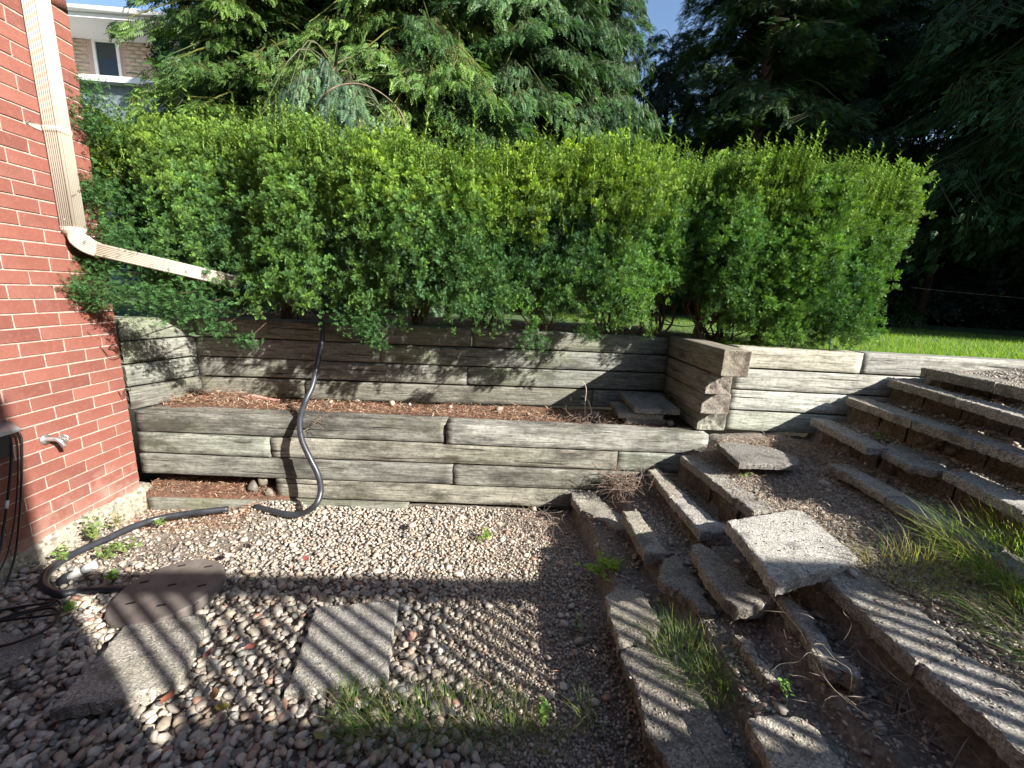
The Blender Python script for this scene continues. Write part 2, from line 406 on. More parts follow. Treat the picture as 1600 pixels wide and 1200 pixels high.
# footing: a rough concrete ledge
ys = np.linspace(-.7, WY + .055, 60)
V = []
for y in ys:
    n = .012 * math.sin(y * 9) + .006 * math.sin(y * 31)
    V += [(WX - .05, y, .062 + n * .5), (WX + .012, y, .058 + n), (WX + .028, y, .035 + n), (WX + .036 + n * .4, y, -.05), (WX + .05, y, -.25)]
V = np.array(V); i = (np.arange(59)[:, None] * 5 + np.arange(4)[None]).ravel(); F = np.stack([i, i + 1, i + 6, i + 5], 1)
Fe = np.array([[59 * 5 + j for j in (0, 1, 2, 3, 4)]])
o = obj('footing', mesh_np('footing', V, [F, Fe], smooth=False), house, MFOUND)
# eave and roof far above the frame
rf = box('roof', (WX - 6, -6.5, 3.755), (WX + .02, WY + .45, 3.95), m_plain('soffit white', (.6, .6, .58)), house)
rf2 = box('wing_roof', (WX + .455, -6.5, 3.302), (1.42, -.69, 3.40), m_plain('eave white', (.6, .6, .58)), house)

# wire brick ties sticking out of the corner
for (a, b_) in (((778, 905), (870, 995)), ((785, 480), (0, 0))):
    pass
def wire(pts, lab):
    P = [PX(x, y, WX + dx) for x, y, dx in pts]
    o = tube('wire_hook', smooth_path(P, 3), .0022, MWIRE, None, 5); tag(o, lab, 'wire hook', 'bent wires at the brick corner')
wire([(156, 541, .0), (174, 559, .02), (191, 551, .05), (188, 537, .09), (171, 541, .03)], 'upper of the two bent rusty wires sticking out near the brick corner')
wire([(184, 611, .0), (194, 622, .03), (195, 608, .03), (203, 611, .07), (203, 602, .07)], 'lower of the two bent rusty wires sticking out near the brick corner')

# ------------------------------------------------------------------ timber retaining walls
def timber_mesh(L, h, d, seed, endrings=True):
    r = np.random.default_rng(seed)
    per = []
    c = .003
    for (a, b) in (((c, 0), (h - c, 0)), ((h, c), (h, d - c)), ((h - c, d), (c, d)), ((0, d - c), (0, c))):
        for t in np.linspace(0, 1, 6): per.append((a[0] + (b[0] - a[0]) * t, a[1] + (b[1] - a[1]) * t))
    per = np.array(per); n = len(per)                    # (z, y)
    xs = np.linspace(0, L, max(3, int(L / .045) + 1)); k = len(xs)
    off = r.uniform(0, 50)
    X_ = np.repeat(xs, n); Yp = np.tile(per[:, 1], k); Zp = np.tile(per[:, 0], k)
    nn = vnoise(np.stack([X_ * 4 + off, Yp * 25, Zp * 25], 1)); n2 = vnoise(np.stack([X_ * 14 + off, Yp * 60 + 9, Zp * 60], 1))
    cy, cz = d / 2, h / 2; dy, dz = Yp - cy, Zp - cz; l = np.sqrt(dy ** 2 + dz ** 2)
    edge = (np.abs(dy) > d / 2 - .02) & (np.abs(dz) > h / 2 - .02)
    amp = .0014 * nn + .0008 * n2 - edge * np.clip(nn * .9 + n2 * .6, 0, 1) * .005
    Yp = Yp + dy / l * amp; Zp = Zp + dz / l * amp
    warp = .004 * np.sin(X_ * r.uniform(1, 2) + off); Zp = Zp + warp * .35; Yp = Yp + warp
    V = [np.stack([X_, Yp, Zp], 1)]
    i = np.arange(k - 1)[:, None] * n; j = np.arange(n)[None]; j2 = (j + 1) % n
    F = [np.stack([i + j, i + n + j, i + n + j2, i + j2], -1).reshape(-1, 4)]
    base = k * n
    for end, ring0 in ((0, 0), (1, (k - 1) * n)):
        prev = ring0; P0 = V[0][ring0:ring0 + n]; cen = P0.mean(0)
        for q, s in enumerate((.93, .7, .45, .22)):
            P = cen + (P0 - cen) * s
            nz = vnoise(P * 38 + off); rec = (.004 + .034 * (1 - s) * max(0, r.uniform(-.2, 1))) * (nz * .9 + .6)
            P = P.copy(); P[:, 0] += (rec if end == 0 else -rec) - (.004 if end == 0 else -.004) * (q == 0)
            V.append(P); ff = np.stack([prev + np.arange(n), prev + (np.arange(n) + 1) % n, base + (np.arange(n) + 1) % n, base + np.arange(n)], 1)
            F.append(ff if end == 0 else ff[:, ::-1]); prev = base; base += n
        V.append(cen[None] + np.array([[.006 if end == 0 else -.006, 0, 0]]))
        ff = np.stack([prev + np.arange(n), prev + (np.arange(n) + 1) % n, np.full(n, base)], 1); F.append(ff if end == 0 else ff[:, ::-1]); base += 1
    Q = [f for f in F if f.shape[1] == 4]; T = [f for f in F if f.shape[1] == 3]
    return mesh_np('timber', np.concatenate(V), [np.concatenate(Q), np.concatenate(T)])
tseed = [100]
def timber(parent, p0, p1, z0, h, mat, d=.15, dy=0.0, rotx=0.0, dz1=0.0, lab=None):
    p0 = np.array(p0, float); p1 = np.array(p1, float); v = p1 - p0; L = np.linalg.norm(v); a = math.atan2(v[1], v[0])
    tseed[0] += 1
    o = bpy.data.objects.new('timber', timber_mesh(L - .007, h - .010, d, tseed[0])); o.data.materials.append(mat); col.objects.link(o)
    nx, ny = sin(a), -cos(a)                           # outward
    o.parent = parent; o.location = Vector((p0[0] + nx * dy + cos(a) * .003, p0[1] + ny * dy + sin(a) * .003, z0 + .005)) - Vector(parent.location)
    o.rotation_euler = (rotx, -math.atan2(dz1, L), a)
    if lab: o['label'] = lab
    return o
HT_ = .1475
def linept(A, B, px, z):
    """point on the wall line A-B (plan) that the photo shows at column px (height z)"""
    lo, hi = -1.0, 2.0
    A, B = np.array(A), np.array(B)
    def col_of(t):
        P = np.array([*(A + (B - A) * t), z]) - np.array([0, 0, EYE]); return 800 + FPX * (P @ Rc) / (P @ Fc)
    for _ in range(40):
        mid = (lo + hi) / 2
        if col_of(mid) < px: lo = mid
        else: hi = mid
    return A + (B - A) * lo
def course(parent, A, B, z0, cuts, mat, h=HT_, d=.15, jit=.006, start=0, end=1, labs=None):
    A = np.array(A, float); B = np.array(B, float)
    pts = [A + (B - A) * start] + [linept(A, B, c, z0 + h / 2) for c in cuts] + [A + (B - A) * end]
    for i in range(len(pts) - 1):
        timber(parent, pts[i], pts[i + 1], z0, h, mat, d, dy=random.uniform(-jit, jit))
A, B = (-2.175, 3.085), (1.42, 3.19)
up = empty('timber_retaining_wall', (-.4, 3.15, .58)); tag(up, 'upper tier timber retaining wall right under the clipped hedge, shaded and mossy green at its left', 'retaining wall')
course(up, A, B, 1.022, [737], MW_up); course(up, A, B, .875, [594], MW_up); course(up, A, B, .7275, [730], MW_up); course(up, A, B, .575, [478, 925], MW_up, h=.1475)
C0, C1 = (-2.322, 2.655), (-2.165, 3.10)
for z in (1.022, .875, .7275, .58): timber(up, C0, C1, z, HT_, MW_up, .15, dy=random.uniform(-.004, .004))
D0, D1 = (-2.318, 2.668), (1.47, 2.592)
lo_ = empty('timber_retaining_wall', (-.4, 2.65, 0)); tag(lo_, 'lower tier timber retaining wall at the back of the gravel with a missing timber at its left foot', 'retaining wall')
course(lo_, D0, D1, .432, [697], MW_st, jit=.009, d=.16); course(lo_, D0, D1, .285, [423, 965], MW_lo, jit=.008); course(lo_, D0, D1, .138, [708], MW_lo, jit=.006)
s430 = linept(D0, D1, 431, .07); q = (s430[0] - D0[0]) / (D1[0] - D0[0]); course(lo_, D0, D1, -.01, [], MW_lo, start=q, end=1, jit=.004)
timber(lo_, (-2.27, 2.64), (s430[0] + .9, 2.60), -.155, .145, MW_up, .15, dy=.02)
E0, E1 = (1.635, 2.695), (4.2, 2.56)
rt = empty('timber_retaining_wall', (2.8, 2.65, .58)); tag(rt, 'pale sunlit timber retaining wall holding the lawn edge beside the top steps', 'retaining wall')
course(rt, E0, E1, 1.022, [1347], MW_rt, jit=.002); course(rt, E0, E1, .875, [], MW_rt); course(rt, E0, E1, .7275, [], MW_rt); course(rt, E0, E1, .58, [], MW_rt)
stk = empty('timber_end_stack', (1.45, 2.8, .58)); tag(stk, 'stack of four timber ends with rotten end grain below the gap in the hedge', 'timber stack')
timber(stk, (1.35, 3.16), (1.315, 2.30), 1.022, .165, MW_end, .16)
timber(stk, (1.36, 3.16), (1.325, 2.47), .875, .145, MW_end, .16)
timber(stk, (1.37, 3.16), (1.365, 2.55), .7275, HT_, MW_end, .19)
timber(stk, (1.40, 3.16), (1.405, 2.655), .58, HT_, MW_lo, .20)

# ------------------------------------------------------------------ slabs
def slab_mesh(pts, thick, seed=0, jit=.003, step=.012, rough=.003):
    """pts: list of 3D top points, thickness down"""
    r = np.random.default_rng(seed); P = np.asarray(pts, float)
    ar = sum(P[i][0] * P[(i + 1) % len(P)][1] - P[(i + 1) % len(P)][0] * P[i][1] for i in range(len(P)))
    if ar < 0: P = P[::-1]
    out = []
    for i in range(len(P)):
        a, b = P[i], P[(i + 1) % len(P)]; L = np.linalg.norm(b - a); n = max(1, int(L / step))
        for t in range(n): out.append(a + (b - a) * t / n)
    O = np.array(out); n = len(O)
    T = np.roll(O, -1, 0) - np.roll(O, 1, 0); N = np.stack([T[:, 1], -T[:, 0], T[:, 0] * 0], 1); N /= np.linalg.norm(N, axis=1, keepdims=True) + 1e-9
    nz = vnoise(O * 13 + seed) * 1.3 + vnoise(O * 34 + seed * 2) * .9 + vnoise(O * 80 + seed * 3) * .6
    O = O + N * (jit * nz)[:, None]
    cen = O.mean(0)
    def ring(inset, dz, j):
        R_ = O - N * inset; R_ = R_.copy(); R_[:, 2] += dz; R_ += r.uniform(-j, j, R_.shape); return R_
    rings = [ring(.002, -thick, rough), ring(-.0, -thick * .55, rough), ring(0.0, -.009, rough), ring(.003, -.002, rough * .7), ring(.010, 0, rough * .3)]
    V = np.concatenate(rings); F = []
    for k in range(4):
        j = np.arange(n); F.append(np.stack([k * n + j, k * n + (j + 1) % n, (k + 1) * n + (j + 1) % n, (k + 1) * n + j], 1))
    bm = bmesh.new(); bv = [bm.verts.new(v) for v in V]
    for f in np.concatenate(F): bm.faces.new([bv[i] for i in f])
    top = bm.faces.new([bv[4 * n + i] for i in range(n)]); bm.faces.new([bv[i] for i in range(n)][::-1])
    bmesh.ops.triangulate(bm, faces=[f for f in bm.faces if len(f.verts) > 4])
    me = bpy.data.meshes.new('slab'); bm.to_mesh(me); bm.free(); return me, cen
sseed = [1]; SLABS = []
def slab(name, pts, thick, mat, parent=None, lab=None, cat=None, group=None, jit=.003):
    sseed[0] += 1; SLABS.append((np.asarray(pts, float), name))
    me, cen = slab_mesh(pts, thick, sseed[0], jit)
    me.transform(Matrix.Translation(-Vector(cen))); me.materials.append(mat)
    o = bpy.data.objects.new(name, me); col.objects.link(o)
    if parent: o.parent = parent; o.location = Vector(cen) - Vector(parent.location)
    else: o.location = cen
    tag(o, lab, cat, group); return o
def top(px, z): return [PZ(x, y, z if not callable(z) else z(x, y)) for x, y in px]
slab('paving_slab', top([(445, 1080), (606, 1058), (622, 937), (493, 948)], .022), .05, MC, lab='square exposed aggregate slab in the middle of the gravel with striped baluster shadows, grass at its lower edge', cat='paving slab', group='loose concrete slabs')
slab('paving_slab', [PZ(75, 1110, .055), PZ(268, 1072, .045), PZ(282, 1055, .04), PZ(306, 1010, .03), PZ(322, 972, .02), PZ(322, 958, .018), PZ(196, 976, .03)], .05, MC, lab='tilted aggregate slab below the round lid, half in deep shadow', cat='paving slab', group='loose concrete slabs')
slab('paving_slab', [PZ(-60, 1062, .01), PZ(40, 1035, .01), PZ(72, 992, .01), PZ(-20, 985, .01)], .05, MC3, lab='dark slab in full shadow at the lower left edge of the picture', cat='paving slab', group='loose concrete slabs')
# stacked pavers on the terrace
def rect(c, w, l, a, z, zt=0, zs=0):
    out = []
    for (u, v) in ((-1, -1), (1, -1), (1, 1), (-1, 1)):
        dx, dy = u * w / 2, v * l / 2; out.append((c[0] + dx * cos(a) - dy * sin(a), c[1] + dx * sin(a) + dy * cos(a), z + v * zt + u * zs))
    return out
slab('paver', rect((1.10, 2.95), .30, .30, .08, .607, 0, -.004), .04, MC3, lab='bottom paver of the small stack on the terrace at the foot of the upper wall', cat='paver', group='pavers stacked on the terrace')
slab('paver', rect((1.07, 2.93), .32, .30, -.05, .655, .004, .0), .04, MC3, lab='middle paver of the small stack on the terrace, pushed out to the left', cat='paver', group='pavers stacked on the terrace')
slab('paver', rect((1.16, 2.93), .32, .36, .02, .715, .014, .0), .04, MC3, lab='top paver of the small stack on the terrace, its flat face uncovered', cat='paver', group='pavers stacked on the terrace')
# ---- steps
steps = empty('garden_steps', (1.6, 1.6, 0)); tag(steps, 'crumbling concrete garden steps with brown block risers climbing to the lawn on the right', 'steps')
def tread(px, z, th=.05, mat=MC2, jit=.006, lab=None): return slab('tread_slab', top(px, z), th, mat, steps, jit=jit, lab=lab)
def tread_edge(a, b, z, w=.16, th=.048, jit=.005, dx=0):
    A_, B_ = PZ(*a, z), PZ(*b, z); A_[0] += dx; B_[0] += dx
    return slab('tread_slab', [A_, A_ + (w, .0, -.004), B_ + (w, .0, -.004), B_], th, MC2, steps, jit=jit)
tread([(890, 769), (925, 768), (985, 815), (1000, 838), (958, 822), (905, 792)], .135, .05, jit=.012)
tread([(945, 931), (966, 910), (1002, 922), (1035, 975), (1000, 1000), (966, 1012)], .16, .05, jit=.009)
tread([(968, 1014), (1004, 1003), (1060, 1035), (1115, 1115), (1190, 1240), (1068, 1240), (1022, 1160)], .15, .05, jit=.008)
tread([(972, 798), (998, 799), (1040, 858), (1056, 864), (1007, 864)], .245, .06, MC)
tread([(1037, 870), (1062, 868), (1104, 927), (1114, 955), (1094, 950), (1065, 929), (1036, 905)], .235, .05, jit=.012)
tread([(1150, 993), (1170, 994), (1190, 1025), (1222, 1049), (1224, 1072), (1188, 1060), (1174, 1036)], .24, .05, jit=.012)
tread([(1167, 1121), (1256, 1121), (1300, 1166), (1360, 1245), (1228, 1245)], .25, .05, MC, jit=.008)
tread([(1012, 733), (1029, 732), (1074, 774), (1046, 776)], .335, .05); tread([(1047, 777), (1076, 776), (1114, 811), (1139, 821), (1139, 832), (1095, 831)], .33, .05, MC)
tread([(1080, 852), (1096, 848), (1130, 872), (1165, 900), (1184, 928), (1212, 930), (1210, 941), (1150, 950), (1120, 915), (1098, 884)], .32, .055, jit=.008)
tread([(1213, 931), (1234, 927), (1264, 955), (1282, 988), (1305, 1018), (1346, 1047), (1349, 1061), (1291, 1041), (1273, 1017), (1256, 980), (1235, 957)], .345, .055, jit=.012)
tread([(1063, 711), (1090, 711), (1155, 757), (1215, 796), (1178, 801), (1118, 755)], .445, .05)
slab('paving_slab', [PZ(1136, 813, .50), PZ(1239, 795, .485), PZ(1256, 799, .485), PZ(1342, 871, .49), PZ(1328, 881, .495), PZ(1272, 894, .50), PZ(1216, 909, .51), PZ(1208, 903, .51)], .055, MC, lab='large bright square slab lying loose across the middle of the steps', cat='paving slab', group='loose concrete slabs')
tread([(1286, 899), (1335, 886), (1405, 925), (1490, 995), (1505, 1025), (1431, 1032)], .455, .055); tread([(1436, 1034), (1508, 1022), (1580, 1060), (1680, 1150), (1700, 1262)], .45, .055)
slab('paving_slab', [PZ(1120, 692, .565), PZ(1134, 689, .57), PZ(1204, 698, .57), PZ(1250, 716, .56), PZ(1247, 726, .555), PZ(1155, 724, .555)], .035, MC3, lab='grey slab lying loose at the foot of the pale timber wall, left of the upper steps', cat='paving slab', group='loose concrete slabs')
tread_edge((1293, 723), (1384, 774), .575, .13); tread_edge((1386, 776), (1530, 857), .57, .13); tread_edge((1534, 860), (1700, 955), .565, .12)
tread_edge((1267, 653), (1355, 697), .725, .13); tread([(1372, 698), (1400, 692), (1480, 716), (1480, 737), (1420, 727)], .705, .04, jit=.014); tread_edge((1478, 735), (1600, 799), .72, .15); tread_edge((1602, 801), (1720, 866), .72, .15)
tread_edge((1321, 620), (1424, 656), .872, .16); tread_edge((1426, 657), (1520, 687), .872, .16); tread_edge((1522, 688), (1700, 746), .87, .16)
tread_edge((1387, 592), (1495, 622), 1.005, .16); tread_edge((1497, 623), (1720, 688), 1.005, .16)
tread_edge((1440, 574), (1555, 597), 1.10, .20, .06); tread_edge((1557, 598), (1760, 640), 1.10, .20, .06)
# riser blocks under the upper treads, courses of small concrete blocks
def riser(X0, ytop, ztop, zbot, y0, y1, L=.2):
    y = y1 - .01; k = 0
    while y > y0:
        l = L * random.uniform(.8, 1.25); a = max(y0, y - l)
        if y - a > .06 and random.random() > .06:
            c = random.uniform(-.008, .006)
            pts = [(X0 + c, a + .004, ztop), (X0 + .11, a + .004, ztop), (X0 + .11, y - .004, ztop), (X0 + c, y - .004, ztop)]
            slab('riser_block', pts, ztop - zbot, MBLOCK, steps, jit=.006)
        y = a - .004; k += 1
riser(2.25, 0, .672, .52, 2.0, 2.60); riser(2.23, 0, .66, .52, 1.25, 2.0, .24)
riser(2.44, 0, .822, .68, .9, 2.62); riser(2.70, 0, .955, .83, .6, 2.62); riser(2.90, 0, 1.038, .96, .6, 2.6)
riser(1.10, 0, .28, .19, 1.75, 2.45, .16); riser(1.30, 0, .392, .28, 1.7, 2.5, .14)
riser(.86, 0, .18, .08, 1.75, 2.3, .2)

# ------------------------------------------------------------------ pebbles, gravel, chips
def ico(sub):
    bm = bmesh.new(); bmesh.ops.create_icosphere(bm, subdivisions=sub, radius=1)
    V = np.array([v.co[:] for v in bm.verts]); F = np.array([[v.index for v in f.verts] for f in bm.faces]); bm.free(); return V, F
I1, I2 = ico(1), ico(2)
PCOL = np.array([(.50, .47, .42), (.40, .37, .33), (.32, .30, .27), (.45, .39, .32), (.22, .22, .22), (.36, .28, .23), (.55, .53, .49), (.28, .25, .21), (.13, .135, .145), (.32, .20, .16), (.43, .41, .37), (.27, .28, .27)])
PCOL = PCOL * np.array([1.06, 1.0, .93])
PWGT = np.array([16, 16, 14, 12, 8, 7, 8, 8, 3, 2.0, 12, 8]); PWGT = PWGT / PWGT.sum()
def pebbles(pos, size, hi, flat=.55, dirt=0.0, dcol=(.16, .11, .08)):
    n = len(pos); T = I2 if hi else I1
    parts = []
    for v in range(4):
        m_ = np.arange(n) % 4 == v
        if not m_.any(): continue
        TV = T[0] * (1 + .22 * vnoise(T[0] * 1.3 + v * 11)[:, None] + .08 * vnoise(T[0] * 3.1 + v * 5)[:, None])
        k = m_.sum(); a = rng.uniform(0, 2 * pi, k); t = rng.normal(0, .35, (k, 2))
        d = np.stack([np.cos(a), np.sin(a), t[:, 0]], 1); M = frames(d, t[:, 1])
        S = np.stack([rng.uniform(.85, 1.5, k), rng.uniform(.7, 1.05, k), rng.uniform(.4, .8, k) * flat / .55], 1) * size[m_][:, None]
        M = M * S[:, None, :]
        C = PCOL[rng.choice(len(PCOL), k, p=PWGT)] * rng.uniform(.75, 1.2, (k, 1)); C = C * (1 - dirt) + np.array(dcol) * dirt
        parts.append(scatter(TV, T[1], M, pos[m_], np.clip(C, 0, .8)))
    return parts
def field(n, x0, x1, y0, y1): return rng.uniform(x0, x1, n), rng.uniform(y0, y1, n)
# big round river pebbles, left and front: even (jittered lattice) cover
def lattice(x0, x1, y0, y1, d, jit=.5):
    xs = np.arange(x0, x1, d); ys = np.arange(y0, y1, d * .87); X_, Y_ = np.meshgrid(xs, ys); X_ = X_ + (np.arange(len(ys)) % 2)[:, None] * d / 2
    x, y = X_.ravel(), Y_.ravel(); return x + rng.uniform(-jit, jit, x.size) * d, y + rng.uniform(-jit, jit, x.size) * d
def bigzone(x, y):
    """1 where large pebbles lie: front and left of the yard"""
    a = np.clip((2.05 - y + .25 * noise2(x, y, 2, 8)) / .35, 0, 1)
    b = np.clip((.02 - .5 * (y - 1.2) - x + .15 * noise2(x, y, 3, 12)) / .3, 0, 1)
    return a * b
def dirtzone(x, y):
    a = np.exp(-(((x + 1.75) / .55) ** 2 + ((y - 2.2) / .36) ** 2) ** 1.5); return a
P_ = []
x, y = lattice(-2.32, .5, .55, 2.3, .030); w = bigzone(x, y) * (1 - dirtzone(x, y)); k = rng.uniform(0, 1, x.size) < w * 1.2; x, y = x[k], y[k]
s = rng.uniform(.0085, .0195, x.size) * (1.12 - .10 * np.clip(y - 1.0, 0, 2)); P_ += pebbles(np.stack([x, y, H(x, y) + .012 + rng.uniform(-.006, .012, x.size)], 1), s, True)
x, y = field(2600, -2.3, .3, .55, 2.2); k = rng.uniform(0, 1, x.size) < bigzone(x, y) * (1 - dirtzone(x, y)); x, y = x[k], y[k]
P_ += pebbles(np.stack([x, y, H(x, y) + .028 + rng.uniform(-.004, .01, x.size)], 1), rng.uniform(.008, .0185, x.size), False)
x, y = lattice(-2.3, .56, .9, 2.62, .0195); w = (1 - bigzone(x, y)) * (1 - .82 * dirtzone(x, y)) * np.clip(1 - .55 * np.clip((x + .15) / .3, 0, 1) * np.clip((1.9 - y) / .3, 0, 1), .7, 1)
k = rng.uniform(0, 1, x.size) < w; x, y = x[k], y[k]; s = rng.uniform(.0065, .0125, x.size) * np.where(x > .05, .75, 1.0)
P_ += pebbles(np.stack([x, y, H(x, y) + .006 + rng.uniform(-.004, .009, x.size)], 1), s, False, dirt=.12, dcol=(.40, .32, .26))
x, y = field(9000, -.2, .58, .9, 2.5); P_ += pebbles(np.stack([x, y, H(x, y) + .003], 1), rng.uniform(.003, .0065, x.size), False, dirt=.2, dcol=(.36, .29, .23))
x, y = field(7000, -2.3, .3, .7, 2.1); P_ += pebbles(np.stack([x, y, H(x, y) + .010], 1), rng.uniform(.002, .0065, x.size), False, dirt=.3, dcol=(.30, .25, .20))
x, y = field(260, -2.2, .5, 1.2, 2.55); P_ += pebbles(np.stack([x, y, H(x, y) + .014], 1), rng.uniform(.012, .021, x.size), True, dirt=.05)
x, y = field(2500, -2.28, -1.1, 1.75, 2.6); P_ += pebbles(np.stack([x, y, H(x, y) + .002], 1), rng.uniform(.002, .0055, x.size), False, dirt=.35)
V, F, C = merge(P_); tag(obj('gravel', mesh_np('gravel', V, F, C, smooth=True), None, MSTONE), 'mixed grey, tan and reddish river pebbles covering the yard floor', kind='stuff')
# chips and crushed stone on the steps
P_ = []
x, y = field(30000, .58, 4.1, .5, 2.56)
lev = np.clip(vnoise(np.stack([x * 3, y * 3, x * 0], 1)) * .6 + .6, .1, 1) * np.where((x > 1.3) & (x < 2.05), .8, 1); k = rng.uniform(0, 1, x.size) < lev; x, y = x[k], y[k]
P_ += pebbles(np.stack([x, y, H(x, y) + .003], 1), rng.uniform(.003, .0085, x.size), False, .45, .2, (.40, .36, .32))
x, y = field(9000, 1.32, 2.05, .9, 2.5); P_ += pebbles(np.stack([x, y, H(x, y) + .005], 1), rng.uniform(.0025, .007, x.size), False, .45, .1, (.40, .36, .31))
x, y = field(1400, .58, 3.6, .6, 2.5); P_ += pebbles(np.stack([x, y, H(x, y) + .008], 1), rng.uniform(.008, .018, x.size), False, .4, .1)
L_slab = []
for pts, nm in SLABS:
    if nm not in ('tread_slab', 'paving_slab', 'paver'): continue
    q = pts[:, :2]; lo2, hi2 = q.min(0), q.max(0); area = np.prod(hi2 - lo2); k = int(area * (5200 if nm == 'tread_slab' else 900)); P = rng.uniform(lo2, hi2, (k, 2))
    ins = np.zeros(k, bool); j_ = len(q) - 1
    for i_ in range(len(q)):
        a_, b_ = q[i_], q[j_]; cnd = ((a_[1] > P[:, 1]) != (b_[1] > P[:, 1])) & (P[:, 0] < (b_[0] - a_[0]) * (P[:, 1] - a_[1]) / (b_[1] - a_[1] + 1e-9) + a_[0]); ins ^= cnd; j_ = i_
    P = P[ins]
    if len(P) < 4: continue
    A_ = np.c_[q, np.ones(len(q))]; co = np.linalg.lstsq(A_, pts[:, 2], rcond=None)[0]; z_ = P @ co[:2] + co[2]
    patchy = (vnoise(np.c_[P * 11, z_ * 0]) + 1.1 * (P[:, 0] - lo2[0]) / (hi2[0] - lo2[0]) - .5 > rng.uniform(-.3, 1.0, len(P))) if nm == 'tread_slab' else rng.uniform(0, 1, len(P)) < .5
    P, z_ = P[patchy], z_[patchy]
    if len(P): P_ += pebbles(np.stack([P[:, 0], P[:, 1], z_ + .001], 1), rng.uniform(.0015, .0055, len(P)), False, .45, .3, (.25, .21, .17)); L_slab.append(np.c_[P[::3], z_[::3]])
V, F, C = merge(P_); tag(obj('gravel', mesh_np('gravel', V, F, C, smooth=True), None, MSTONE), 'small crushed stone and chips strewn over the treads of the steps', kind='stuff')

# ------------------------------------------------------------------ litter: needles, bark bits, dead stalks
NV = np.array([(0, -.5, 0), (.5, -.35, .12), (1, 0, 0), (.5, .35, .12)]) * np.array([1, .09, 1]); NF = np.array([(0, 1, 2, 3)])
def needles(x, y, z, size, cols, up_=.25, wide=1.0):
    n = len(x); a = rng.uniform(0, 2 * pi, n); d = np.stack([np.cos(a), np.sin(a), rng.normal(0, up_, n)], 1)
    M = frames(d, rng.uniform(-.6, .6, n)) * size[:, None, None]; M[:, :, 1] *= wide
    C = np.array(cols)[rng.integers(0, len(cols), n)] * rng.uniform(.7, 1.25, (n, 1))
    return scatter(NV, NF, M, np.stack([x, y, z], 1), C)
RED = [(.28, .12, .07), (.20, .10, .06), (.38, .22, .13), (.14, .08, .05), (.46, .36, .26), (.36, .28, .2)]
BRN = [(.20, .14, .10), (.33, .26, .19), (.12, .085, .06), (.42, .36, .29), (.25, .15, .10)]
L_ = []
x, y = field(9000, -2.3, 1.4, 2.80, 3.10); k = rng.uniform(0, 1, x.size) < np.where(x > .7, .5, 1.0) ; x, y = x[k], y[k]
L_.append(needles(x, y, HT(x, y) + rng.uniform(.002, .03, x.size), rng.uniform(.02, .055, x.size), RED, .3, 1.4))
x, y = field(1200, -2.28, 1.4, 2.62, 2.8); L_.append(needles(x, y, .583 + rng.uniform(0, .008, x.size), rng.uniform(.015, .04, x.size), RED, .12))
x, y = field(2600, -2.28, -1.5, 2.35, 2.62); L_.append(needles(x, y, H(x, y) + rng.uniform(.0, .02, x.size), rng.uniform(.02, .05, x.size), RED, .25, 1.5))
x, y = field(1500, -2.3, -1.4, 2.63, 2.85); L_.append(needles(x, y, .005 + .3 * (y - 2.63) + rng.uniform(.0, .02, x.size), rng.uniform(.02, .05, x.size), RED, .25, 1.5))
x, y = field(9000, -2.3, 1.5, 3.2, 3.7); L_.append(needles(x, y, LZ + .03 + rng.uniform(.0, .02, x.size), rng.uniform(.02, .05, x.size), RED, .25, 1.5))
V, F, C = merge(L_); tag(obj('leaf_litter', mesh_np('leaf_litter', V, F, C), None, MTWIG), 'reddish brown yew needles lying along the terrace between the two timber walls', kind='stuff')
L_ = []
def patch(n, cx, cy, sx, sy, cols, s0=.015, s1=.045, up_=.3, zz=.03):
    x = rng.normal(cx, sx, n); y = rng.normal(cy, sy, n); k = (y < 2.58) & (x > -2.3); x, y = x[k], y[k]
    L_.append(needles(x, y, H(x, y) + rng.uniform(.002, zz, x.size), rng.uniform(s0, s1, x.size), cols, up_))
patch(9000, 1.65, 2.1, .22, .35, BRN + [(.45, .40, .34), (.40, .35, .29)]); patch(3500, 1.8, 2.45, .25, .1, RED); patch(7000, 1.8, 1.5, .25, .35, BRN + [(.45, .40, .34), (.38, .33, .28)]); patch(900, 1.35, 2.5, .12, .06, RED)
patch(1500, .55, 2.4, .16, .14, BRN + RED); patch(700, .3, 1.9, .3, .35, BRN); patch(1500, -1.85, 2.1, .3, .25, BRN); patch(1600, 2.4, 1.6, .4, .6, BRN)
patch(900, -1.0, 1.2, .6, .3, BRN + RED, .008, .03); patch(1400, -.6, 2.1, .6, .3, BRN, .006, .02); patch(2200, .1, 2.3, .3, .2, BRN + RED, .01, .035); patch(1200, 1.0, 1.8, .25, .5, BRN); patch(900, -.1, 1.25, .45, .22, BRN, .02, .05); patch(1200, .25, 1.6, .3, .3, BRN)
Q_ = np.concatenate(L_slab); L_.append(needles(Q_[:, 0], Q_[:, 1], Q_[:, 2] + .004, rng.uniform(.01, .035, len(Q_)), BRN, .1))
V, F, C = merge(L_); tag(obj('leaf_litter', mesh_np('leaf_litter', V, F, C), None, MTWIG), 'dead needles, straw and bark crumbs on the landing and around the steps', kind='stuff')
